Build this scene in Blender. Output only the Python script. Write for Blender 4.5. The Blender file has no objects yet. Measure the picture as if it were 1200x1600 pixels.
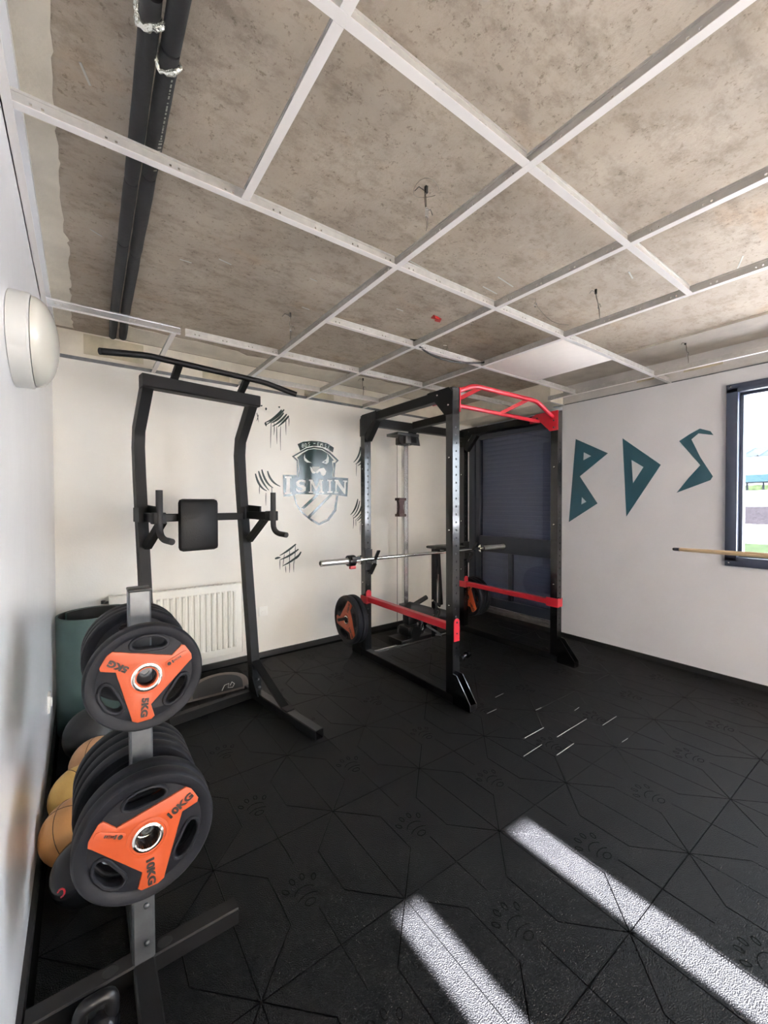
import bpy, bmesh, math, random
from mathutils import Vector, Matrix, Euler
random.seed(7)
SC = bpy.context.scene
COL = SC.collection
R = math.radians
# ------------------------------------------------------------------ camera
def make_camera():
    yaw, pit, rol = R(36.0467), R(.953), R(-.1666)
    fwd = Vector((math.sin(yaw)*math.cos(pit), math.cos(yaw)*math.cos(pit), -math.sin(pit)))
    right = Vector((math.cos(yaw), -math.sin(yaw), 0)); up = right.cross(fwd)
    r2 = right*math.cos(rol) + up*math.sin(rol); u2 = -right*math.sin(rol) + up*math.cos(rol)
    cd = bpy.data.cameras.new('camera'); cam = bpy.data.objects.new('camera', cd); COL.objects.link(cam)
    m = Matrix((r2, u2, -fwd)).transposed().to_4x4(); m.translation = (0, 0, 1.26)
    cam.matrix_world = m
    cd.sensor_fit = 'HORIZONTAL'; cd.sensor_width = 36; cd.lens = 36*647.83/1200; cd.clip_start = .02; cd.clip_end = 400
    SC.camera = cam
make_camera()
# ------------------------------------------------------------------ world, sun, exposure
w = bpy.data.worlds.new('World'); SC.world = w; w.use_nodes = True
bg = w.node_tree.nodes['Background']; bg.inputs[0].default_value = (.80, .90, 1.0, 1); bg.inputs[1].default_value = 18.0
sun = bpy.data.lights.new('sun', 'SUN'); sun.energy = 470; sun.angle = R(.6); sun.color = (.94, .95, 1)
so = bpy.data.objects.new('sun', sun); COL.objects.link(so)
SUN_EL = math.atan(2.0/3.27)
so.rotation_euler = Vector((0, -math.cos(SUN_EL), math.sin(SUN_EL))).to_track_quat('Z', 'Y').to_euler()
def portal(name, loc, sx, sy, rot):
    l = bpy.data.lights.new(name, 'AREA'); l.shape = 'RECTANGLE'; l.size = sx; l.size_y = sy; l.cycles.is_portal = True
    o = bpy.data.objects.new(name, l); COL.objects.link(o); o.location = loc; o.rotation_euler = rot
vs = SC.view_settings; SC.display_settings.display_device = 'sRGB'
vs.view_transform = 'Standard'; vs.look = 'None'; vs.gamma = 1; vs.use_curve_mapping = False; vs.exposure = 0.25
# ------------------------------------------------------------------ materials
def new_mat(name):
    m = bpy.data.materials.new(name); m.use_nodes = True
    nt = m.node_tree; b = nt.nodes['Principled BSDF']
    return m, nt, b
def mat(name, col, rough=.5, metal=0, spec=.5, noise=0, nscale=20, bump=0, bscale=60, coat=0, detail=3, emis=None, stretch=None):
    m, nt, b = new_mat(name)
    c = (*col, 1)
    b.inputs['Roughness'].default_value = rough; b.inputs['Metallic'].default_value = metal
    b.inputs['Specular IOR Level'].default_value = spec; b.inputs['Base Color'].default_value = c
    b.inputs['Coat Weight'].default_value = coat
    tc = nt.nodes.new('ShaderNodeTexCoord'); out = tc.outputs['Object']
    if stretch:
        mp = nt.nodes.new('ShaderNodeMapping'); mp.inputs['Scale'].default_value = stretch
        nt.links.new(out, mp.inputs['Vector']); out = mp.outputs[0]
    if noise:
        n = nt.nodes.new('ShaderNodeTexNoise'); n.inputs['Scale'].default_value = nscale; n.inputs['Detail'].default_value = detail
        nt.links.new(out, n.inputs['Vector'])
        r = nt.nodes.new('ShaderNodeValToRGB'); r.color_ramp.elements[0].position = .3; r.color_ramp.elements[1].position = .7
        r.color_ramp.elements[0].color = tuple(max(0, x*(1-noise)) for x in col)+(1,)
        r.color_ramp.elements[1].color = tuple(min(1, x*(1+noise)) for x in col)+(1,)
        nt.links.new(n.outputs['Fac'], r.inputs['Fac']); nt.links.new(r.outputs['Color'], b.inputs['Base Color'])
    if bump:
        n2 = nt.nodes.new('ShaderNodeTexNoise'); n2.inputs['Scale'].default_value = bscale; n2.inputs['Detail'].default_value = 4
        nt.links.new(out, n2.inputs['Vector'])
        bu = nt.nodes.new('ShaderNodeBump'); bu.inputs['Strength'].default_value = bump; bu.inputs['Distance'].default_value = .01
        nt.links.new(n2.outputs['Fac'], bu.inputs['Height']); nt.links.new(bu.outputs['Normal'], b.inputs['Normal'])
    return m
def concrete_mat():
    m, nt, b = new_mat('raw concrete')
    b.inputs['Roughness'].default_value = .8; b.inputs['Specular IOR Level'].default_value = .25
    tc = nt.nodes.new('ShaderNodeTexCoord')
    def noise(s, d, st=(1, 1, 1), rg=.5):
        mp = nt.nodes.new('ShaderNodeMapping'); mp.inputs['Scale'].default_value = st
        nt.links.new(tc.outputs['Object'], mp.inputs['Vector'])
        n = nt.nodes.new('ShaderNodeTexNoise'); n.inputs['Scale'].default_value = s; n.inputs['Detail'].default_value = d; n.inputs['Roughness'].default_value = rg
        nt.links.new(mp.outputs[0], n.inputs['Vector']); return n.outputs['Fac']
    def ramp(f, a, ca, bb, cb):
        r = nt.nodes.new('ShaderNodeValToRGB'); r.color_ramp.elements[0].position = a; r.color_ramp.elements[1].position = bb
        r.color_ramp.elements[0].color = (*ca, 1); r.color_ramp.elements[1].color = (*cb, 1)
        nt.links.new(f, r.inputs['Fac']); return r.outputs['Color']
    def mul(a, c, f=1):
        x = nt.nodes.new('ShaderNodeMixRGB'); x.blend_type = 'MULTIPLY'; x.inputs[0].default_value = f
        nt.links.new(a, x.inputs[1]); nt.links.new(c, x.inputs[2]); return x.outputs[0]
    base = ramp(noise(2.2, 6, rg=.6), .35, (.31, .262, .212), .68, (.41, .355, .292))
    blot = ramp(noise(9, 8, (1, 1.6, 1), .72), .36, (.62, .60, .58), .52, (1, 1, 1))
    pit = ramp(noise(55, 4, (1, 1, 1), .7), .33, (.55, .53, .5), .42, (1, 1, 1))
    lite = ramp(noise(5, 10, (2.5, 1, 1), .7), .60, (1, 1, 1), .75, (1.16, 1.15, 1.14))
    rust = ramp(noise(1.7, 5, (1, 2, 1), .6), .60, (1, 1, 1), .74, (1.05, .93, .82))
    c = mul(mul(mul(mul(base, blot, .75), pit, .8), lite), rust)
    nt.links.new(c, b.inputs['Base Color'])
    bu = nt.nodes.new('ShaderNodeBump'); bu.inputs['Strength'].default_value = .35; bu.inputs['Distance'].default_value = .01
    nt.links.new(noise(40, 6, rg=.7), bu.inputs['Height']); nt.links.new(bu.outputs['Normal'], b.inputs['Normal'])
    return m
def rubber_mat():
    m, nt, b = new_mat('black rubber crumb')
    tc = nt.nodes.new('ShaderNodeTexCoord')
    n = nt.nodes.new('ShaderNodeTexNoise'); n.inputs['Scale'].default_value = 300; n.inputs['Detail'].default_value = 2
    big = nt.nodes.new('ShaderNodeTexNoise'); big.inputs['Scale'].default_value = 3.5; big.inputs['Detail'].default_value = 6; big.inputs['Roughness'].default_value = .65
    for q in (n, big): nt.links.new(tc.outputs['Object'], q.inputs['Vector'])
    r = nt.nodes.new('ShaderNodeValToRGB'); e = r.color_ramp.elements
    e[0].position = .35; e[0].color = (.0010, .0010, .0013, 1); e[1].position = .75; e[1].color = (.0042, .0040, .0045, 1)
    nt.links.new(n.outputs['Fac'], r.inputs['Fac'])
    r2 = nt.nodes.new('ShaderNodeValToRGB'); e = r2.color_ramp.elements
    e[0].position = .45; e[0].color = (1, 1, 1, 1); e[1].position = .75; e[1].color = (2.0, 1.9, 1.85, 1)
    nt.links.new(big.outputs['Fac'], r2.inputs['Fac'])
    x = nt.nodes.new('ShaderNodeMixRGB'); x.blend_type = 'MULTIPLY'; x.inputs[0].default_value = 1
    nt.links.new(r.outputs[0], x.inputs[1]); nt.links.new(r2.outputs[0], x.inputs[2]); nt.links.new(x.outputs[0], b.inputs['Base Color'])
    b.inputs['Roughness'].default_value = .46; b.inputs['Specular IOR Level'].default_value = .17
    bu = nt.nodes.new('ShaderNodeBump'); bu.inputs['Strength'].default_value = .9; bu.inputs['Distance'].default_value = .006
    nt.links.new(n.outputs['Fac'], bu.inputs['Height']); nt.links.new(bu.outputs['Normal'], b.inputs['Normal'])
    return m
def glass_mat(name='clear glass', tint=(1, 1, 1), refl=.12):
    m = bpy.data.materials.new(name); m.use_nodes = True; nt = m.node_tree; nt.nodes.clear()
    o = nt.nodes.new('ShaderNodeOutputMaterial'); mx = nt.nodes.new('ShaderNodeMixShader'); t = nt.nodes.new('ShaderNodeBsdfTransparent'); g = nt.nodes.new('ShaderNodeBsdfGlossy')
    fr = nt.nodes.new('ShaderNodeFresnel'); ge = nt.nodes.new('ShaderNodeNewGeometry'); mr = nt.nodes.new('ShaderNodeMapRange'); mr.inputs['To Min'].default_value = 1.5; mr.inputs['To Max'].default_value = .6667
    nt.links.new(ge.outputs['Backfacing'], mr.inputs['Value']); nt.links.new(mr.outputs[0], fr.inputs[0])
    t.inputs[0].default_value = (*tint, 1); g.inputs['Roughness'].default_value = .02
    nt.links.new(fr.outputs[0], mx.inputs[0]); nt.links.new(t.outputs[0], mx.inputs[1]); nt.links.new(g.outputs[0], mx.inputs[2]); nt.links.new(mx.outputs[0], o.inputs[0])
    return m
def shade_mat():
    m = bpy.data.materials.new('white shade fabric'); m.use_nodes = True; nt = m.node_tree; nt.nodes.clear()
    o = nt.nodes.new('ShaderNodeOutputMaterial'); mx = nt.nodes.new('ShaderNodeMixShader'); t = nt.nodes.new('ShaderNodeBsdfTranslucent'); d = nt.nodes.new('ShaderNodeBsdfDiffuse')
    t.inputs[0].default_value = (.445, .405, .355, 1); d.inputs[0].default_value = (.75, .74, .72, 1); mx.inputs[0].default_value = .45
    nt.links.new(t.outputs[0], mx.inputs[1]); nt.links.new(d.outputs[0], mx.inputs[2]); nt.links.new(mx.outputs[0], o.inputs[0]); return m
M = dict(
 shade=shade_mat(),
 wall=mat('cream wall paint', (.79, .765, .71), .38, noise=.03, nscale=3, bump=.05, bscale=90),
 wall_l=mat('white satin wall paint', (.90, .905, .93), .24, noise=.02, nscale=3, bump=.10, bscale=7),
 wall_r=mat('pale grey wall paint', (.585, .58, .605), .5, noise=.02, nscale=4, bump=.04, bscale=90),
 plaster=mat('bare plaster', (.66, .61, .52), .8, noise=.12, nscale=6, bump=.2, bscale=40, detail=8),
 plaster_grey=mat('grey bare plaster', (.50, .48, .47), .8, noise=.12, nscale=5, bump=.2, bscale=40, detail=8),
 patch=mat('tan plaster patch', (.46, .41, .30), .85, noise=.15, nscale=14),
 slabedge=mat('pale slab edge', (.40, .365, .32), .8, noise=.14, nscale=7, bump=.2, bscale=40, detail=9),
 concrete=concrete_mat(), rubber=rubber_mat(),
 groove=mat('dark rubber groove', (.004, .004, .004), .9, spec=.1),
 scuff=mat('pale scuff', (.45, .45, .43), .7),
 base=mat('black skirting', (.006, .006, .007), .5, noise=.2),
 tbar=mat('white enamelled steel', (.74, .71, .69), .32, metal=.0, spec=.6),
 tweb=mat('galvanised web', (.50, .49, .47), .38, metal=.6, noise=.1, nscale=30),
 tsilver=mat('bare bright steel', (.75, .77, .8), .25, metal=.9),
 white=mat('white panel', (.86, .80, .75), .6, noise=.02),
 rack=mat('black gloss steel', (.0025, .0025, .003), .18, spec=.5, noise=.2, nscale=12, coat=.25),
 rackm=mat('black satin steel', (.0025, .0025, .003), .42, spec=.2, noise=.25, nscale=10, bump=.04, bscale=200),
 tower=mat('black powder coat', (.002, .002, .0025), .5, spec=.22, noise=.2, nscale=10),
 steel=mat('dark galvanised steel', (.13, .137, .145), .42, metal=.75, noise=.3, nscale=14, detail=6),
 steel_dark=mat('worn black steel', (.007, .007, .008), .38, metal=.3, noise=.35, nscale=10, detail=5),
 chrome=mat('chrome', (.78, .77, .72), .12, metal=1),
 satin=mat('satin steel', (.80, .80, .76), .35, metal=.85),
 brushed=mat('brushed steel', (.62, .62, .60), .24, metal=1, noise=.06, nscale=60),
 red=mat('red powder coat', (.38, .008, .020), .35, spec=.5, coat=.2),
 orange=mat('orange plate paint', (.37, .055, .012), .45, noise=.04, nscale=20, bump=.04, bscale=120),
 prub=mat('dark grey plate rubber', (.0065, .007, .010), .55, spec=.22, noise=.35, nscale=9, bump=.08, bscale=60, detail=6),
 black=mat('black plastic', (.006, .006, .007), .45),
 ink=mat('black lettering', (.012, .01, .01), .6),
 pad=mat('black vinyl', (.002, .002, .0025), .45, spec=.22, bump=.08, bscale=120),
 foam=mat('black foam', (.006, .006, .007), .7, bump=.1, bscale=150),
 matg=mat('dark green mat', (.045, .082, .076), .55, noise=.15, nscale=8, bump=.06, bscale=120),
 matb=mat('black mat lining', (.006, .007, .007), .7),
 radi=mat('cream radiator enamel', (.84, .82, .75), .4, noise=.02),
 lamp=mat('off white diffuser', (.54, .53, .475), .22, spec=.6, coat=.3),
 lampb=mat('white lamp housing', (.54, .54, .52), .35),
 plastic=mat('white plastic', (.82, .81, .77), .35),
 pipe=mat('black pipe insulation', (.012, .012, .013), .75, noise=.4, nscale=9, bump=.15, bscale=60, detail=6),
 tape=mat('silver foil', (.7, .72, .66), .25, metal=.8, bump=.6, bscale=80),
 copper=mat('copper', (.55, .16, .08), .35, metal=.8),
 print=mat('pale pipe print', (.22, .22, .19), .7),
 wire=mat('thin wire', (.16, .14, .12), .5, metal=.5),
 wiredk=mat('dark wire', (.02, .018, .016), .5),
 paint=mat('dark green gloss paint', (.003, .024, .021), .18, spec=.75, bump=.02, bscale=200),
 paintm=mat('dark green satin paint', (.002, .016, .014), .35, spec=.4),
 teal=mat('teal wall paint', (.012, .062, .088), .42, noise=.06, nscale=6),
 neg=mat('pale emblem paint', (.74, .72, .68), .25),
 grey=mat('grey emblem paint', (.40, .40, .37), .25),
 frame=mat('anthracite window frame', (.035, .045, .075), .4, noise=.06, nscale=8),
 dframe=mat('anthracite door frame', (.016, .020, .030), .32, noise=.08, nscale=8),
 shutter=mat('grey shutter slat', (.33, .335, .375), .5),
 glass=glass_mat(), dglass=glass_mat('dark door glass', (.68, .71, .78)),
 sill=mat('worn aluminium sill', (.16, .15, .15), .35, metal=.7, noise=.2),
 tan=mat('tan leather', (.52, .25, .085), .48, noise=.12, nscale=7, bump=.12, bscale=120),
 yellow=mat('yellow tan leather', (.62, .38, .10), .45, noise=.12, nscale=7, bump=.12, bscale=120),
 brown=mat('brown worn leather', (.46, .25, .12), .5, noise=.15, nscale=9, bump=.12, bscale=120),
 seam=mat('dark seam', (.06, .03, .015), .7),
 ballk=mat('black rubber ball', (.010, .010, .011), .5, bump=.1, bscale=100),
 gloss=mat('glossy black rubber', (.006, .006, .007), .16, spec=.3),
 wood=mat('pale wood', (.72, .52, .30), .45, noise=.10, nscale=8, stretch=(1, 1, 12)),
 maroon=mat('dark brown plastic', (.035, .008, .006), .4),
 bag=mat('black fabric', (.010, .010, .010), .8), bagedge=mat('taupe webbing', (.085, .07, .06), .75, noise=.15),
 redtag=mat('dark red plastic', (.35, .01, .01), .5),
 roof=mat('blue grey roof sheet', (.0030, .0050, .0075), .6, spec=.02), wallx=mat('pale render', (.75, .76, .78), .8),
 hedge=mat('hedge leaves', (.05, .065, .03), .9, spec=.02, noise=.5, nscale=3), grass=mat('grass', (.0035, .0060, .0015), .9, spec=.02, noise=.6, nscale=3, detail=8), gravel=mat('gravel', (.0045, .0038, .0045), .9, spec=.02, noise=.7, nscale=9, detail=10),
 path=mat('pale concrete path', (.25, .25, .26), .8, noise=.05), fence=mat('green grey fence', (.004, .005, .006), .6, spec=.05), band=mat('pale glazing band', (.022, .042, .048), .5, spec=.05),
)
# ------------------------------------------------------------------ mesh helpers
class MB:
    def __init__(s): s.v = []; s.f = []; s.m = []; s.sm = []
    def add(s, verts, faces, mi=0, smooth=False):
        b = len(s.v); s.v += [Vector(v) for v in verts]
        for f in faces: s.f.append([b+i for i in f]); s.m.append(mi); s.sm.append(smooth)
        return s
    def box(s, x0, y0, z0, x1, y1, z1, mi=0):
        x0, x1 = sorted((x0, x1)); y0, y1 = sorted((y0, y1)); z0, z1 = sorted((z0, z1))
        v = [(x0,y0,z0),(x1,y0,z0),(x1,y1,z0),(x0,y1,z0),(x0,y0,z1),(x1,y0,z1),(x1,y1,z1),(x0,y1,z1)]
        return s.add(v, [(0,3,2,1),(4,5,6,7),(0,1,5,4),(1,2,6,5),(2,3,7,6),(3,0,4,7)], mi)
    def cbox(s, x0, y0, z0, x1, y1, z1, c=.004, mi=0):
        """box with chamfered edges"""
        bm = bmesh.new(); bmesh.ops.create_cube(bm, size=1)
        for v in bm.verts: v.co = Vector(((x0+x1)/2+v.co.x*(x1-x0), (y0+y1)/2+v.co.y*(y1-y0), (z0+z1)/2+v.co.z*(z1-z0)))
        bmesh.ops.bevel(bm, geom=bm.edges[:], offset=c, segments=2, affect='EDGES', profile=.5)
        s.add([v.co.copy() for v in bm.verts], [[v.index for v in f.verts] for f in bm.faces], mi); bm.free(); return s
    def beam(s, p0, p1, w, h, up=(0, 0, 1), mi=0, hollow=0):
        p0, p1 = Vector(p0), Vector(p1); d = (p1-p0).normalized(); up = Vector(up)
        a = d.cross(up)
        if a.length < 1e-4: a = d.cross(Vector((0, 1, 0)))
        a.normalize(); b = a.cross(d)
        c = .08*min(w, h)
        prof = [(-w/2+c,-h/2),(w/2-c,-h/2),(w/2,-h/2+c),(w/2,h/2-c),(w/2-c,h/2),(-w/2+c,h/2),(-w/2,h/2-c),(-w/2,-h/2+c)]
        n = len(prof)
        v = [p0+a*x+b*y for x, y in prof] + [p1+a*x+b*y for x, y in prof]
        f = [(i, (i+1) % n, n+(i+1) % n, n+i) for i in range(n)]
        if not hollow: f += [tuple(range(n-1, -1, -1)), tuple(range(n, 2*n))]; s.add(v, f, mi)
        else:
            k = (1-2*hollow/min(w, h)); q = [(x*k, y*k) for x, y in prof]
            v += [p0+a*x+b*y for x, y in q] + [p1+a*x+b*y for x, y in q] + [p1-d*.12+a*x+b*y for x, y in q]
            f += [tuple(range(n-1, -1, -1))]
            f += [(n+i, n+(i+1) % n, 3*n+(i+1) % n, 3*n+i) for i in range(n)]
            f += [(3*n+i, 3*n+(i+1) % n, 4*n+(i+1) % n, 4*n+i) for i in range(n)]
            f += [tuple(range(4*n, 5*n))]
            s.add(v, f, mi)
        return s
    def tube(s, pts, r, n=12, mi=0, caps=True, closed=False):
        pts = [Vector(p) for p in pts]; L = len(pts); rr = r if isinstance(r, (list, tuple)) else [r]*L
        ref = None; v = []
        for i, p in enumerate(pts):
            a = pts[i-1] if (i or closed) else p; b = pts[(i+1) % L] if (i < L-1 or closed) else p
            d = (b-a).normalized()
            if ref is None: ref = d.orthogonal().normalized()
            ref = (ref-d*ref.dot(d)).normalized(); q = d.cross(ref)
            for k in range(n):
                t = 2*math.pi*k/n; v.append(p+(ref*math.cos(t)+q*math.sin(t))*rr[i])
        f = []
        for i in range(L if closed else L-1):
            j = (i+1) % L
            for k in range(n): f.append((i*n+k, i*n+(k+1) % n, j*n+(k+1) % n, j*n+k))
        s.add(v, f, mi, True)
        if caps and not closed:
            s.add(v[:n], [tuple(range(n-1, -1, -1))], mi); s.add(v[-n:], [tuple(range(n))], mi)
        return s
    def lathe(s, prof, o=(0, 0, 0), ax=(0, 0, 1), n=32, mi=0, smooth=True, closed=False):
        """prof: (radius, height) pairs about the axis"""
        o = Vector(o); ax = Vector(ax).normalized(); a = ax.orthogonal().normalized(); b = ax.cross(a)
        v = []
        for r_, h in prof:
            for k in range(n):
                t = 2*math.pi*k/n; v.append(o+ax*h+(a*math.cos(t)+b*math.sin(t))*r_)
        L = len(prof); f = []
        for i in range(L if closed else L-1):
            j = (i+1) % L
            for k in range(n): f.append((i*n+k, i*n+(k+1) % n, j*n+(k+1) % n, j*n+k))
        return s.add(v, f, mi, smooth)
    def prism(s, poly, o, u, w, depth, mi=0):
        """polygon in the (u,w) frame at o, pushed by depth along u x w"""
        o, u, w = Vector(o), Vector(u), Vector(w); nrm = u.cross(w).normalized()
        n = len(poly); v = [o+u*x+w*y for x, y in poly]; v += [p+nrm*depth for p in v]
        f = [tuple(range(n-1, -1, -1)), tuple(range(n, 2*n))]+[(i, (i+1) % n, n+(i+1) % n, n+i) for i in range(n)]
        return s.add(v, f, mi)
    def mesh_in(s, me, mtx, mi=0, smooth=False):
        return s.add([mtx @ v.co for v in me.vertices], [list(p.vertices) for p in me.polygons], mi, smooth)
def obj(name, mb, m, parent=None, world=True):
    me = bpy.data.meshes.new(name)
    vv = mb.v
    if parent is not None and world:
        inv = FR[parent.name].inverted(); vv = [inv @ v for v in vv]
    elif parent is None and name not in NOORIGIN and not isinstance(world, int):
        pass
    me.from_pydata([tuple(v) for v in vv], [], mb.f)
    ms = m if isinstance(m, (list, tuple)) else [m]
    for x in ms: me.materials.append(M[x] if isinstance(x, str) else x)
    me.polygons.foreach_set('material_index', mb.m); me.polygons.foreach_set('use_smooth', mb.sm)
    bm = bmesh.new(); bm.from_mesh(me); bmesh.ops.remove_doubles(bm, verts=bm.verts, dist=1e-6)
    bmesh.ops.recalc_face_normals(bm, faces=bm.faces); bm.to_mesh(me); bm.free()
    me.update()
    try: me.set_sharp_from_angle(angle=R(40))
    except Exception: pass
    o = bpy.data.objects.new(name, me); COL.objects.link(o)
    if parent is not None: o.parent = parent; FR[o.name] = FR[parent.name]
    else: FR[o.name] = Matrix.Identity(4)
    return o
NOORIGIN = set(); FR = {}
def thing(name, label, cat, loc=(0, 0, 0), rotz=0, group=None):
    o = bpy.data.objects.new(name, None); COL.objects.link(o); o.location = loc; o.rotation_euler = (0, 0, rotz); o.empty_display_size = .1
    FR[o.name] = Matrix.Translation(loc) @ Matrix.Rotation(rotz, 4, 'Z')
    o['label'] = label; o['category'] = cat
    if group: o['group'] = group
    return o
def tag(o, label, cat, group=None):
    o['label'] = label; o['category'] = cat
    if group: o['group'] = group
    return o
def struct(name, mb, m, parent=None):
    o = obj(name, mb, m, parent)
    if parent is None: o['kind'] = 'structure'
    return o
def centre(o):
    """move a single mesh thing's origin to its base"""
    me = o.data; xs = [v.co for v in me.vertices]
    c = Vector(((min(v.x for v in xs)+max(v.x for v in xs))/2, (min(v.y for v in xs)+max(v.y for v in xs))/2, min(v.z for v in xs)))
    me.transform(Matrix.Translation(-c)); o.location = c; FR[o.name] = Matrix.Translation(c); return o
def dup(root, loc, label=None, group=None, rot=None):
    r = root.copy(); COL.objects.link(r); r.location = loc
    if rot is not None: r.rotation_euler = rot
    if label: r['label'] = label
    if group: r['group'] = group
    for ch in list(root.children):
        c = ch.copy(); COL.objects.link(c); c.parent = r
        for g in list(ch.children):
            d = g.copy(); COL.objects.link(d); d.parent = c
    return r
def curve_mesh(splines, extrude, bevel=0):
    cu = bpy.data.curves.new('c', 'CURVE'); cu.dimensions = '2D'; cu.fill_mode = 'BOTH'; cu.extrude = extrude; cu.bevel_depth = bevel; cu.bevel_resolution = 1; cu.offset = -bevel
    for p in splines:
        sp = cu.splines.new('POLY'); sp.points.add(len(p)-1); sp.use_cyclic_u = True
        for i, q in enumerate(p): sp.points[i].co = (q[0], q[1], 0, 1)
    o = bpy.data.objects.new('c', cu); me = bpy.data.meshes.new_from_object(o); bpy.data.objects.remove(o); bpy.data.curves.remove(cu); return me
def text_mesh(t, size, extrude, align='CENTER', bold=0):
    cu = bpy.data.curves.new('t', 'FONT'); cu.body = t; cu.size = size; cu.extrude = extrude; cu.offset = bold; cu.align_x = align; cu.align_y = 'CENTER'; cu.resolution_u = 3
    o = bpy.data.objects.new('t', cu); me = bpy.data.meshes.new_from_object(o); bpy.data.objects.remove(o); bpy.data.curves.remove(cu); return me
def circle(r, n=24, cx=0, cy=0, a0=0): return [(cx+r*math.cos(a0+2*math.pi*i/n), cy+r*math.sin(a0+2*math.pi*i/n)) for i in range(n)]
def arc3(p0, p1, p2, n=6):
    """rounded corner p0-p1-p2 by a quadratic curve"""
    p0, p1, p2 = Vector(p0), Vector(p1), Vector(p2)
    return [p0*(1-t)**2+p1*2*t*(1-t)+p2*t*t for t in [i/n for i in range(n+1)]]

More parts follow.
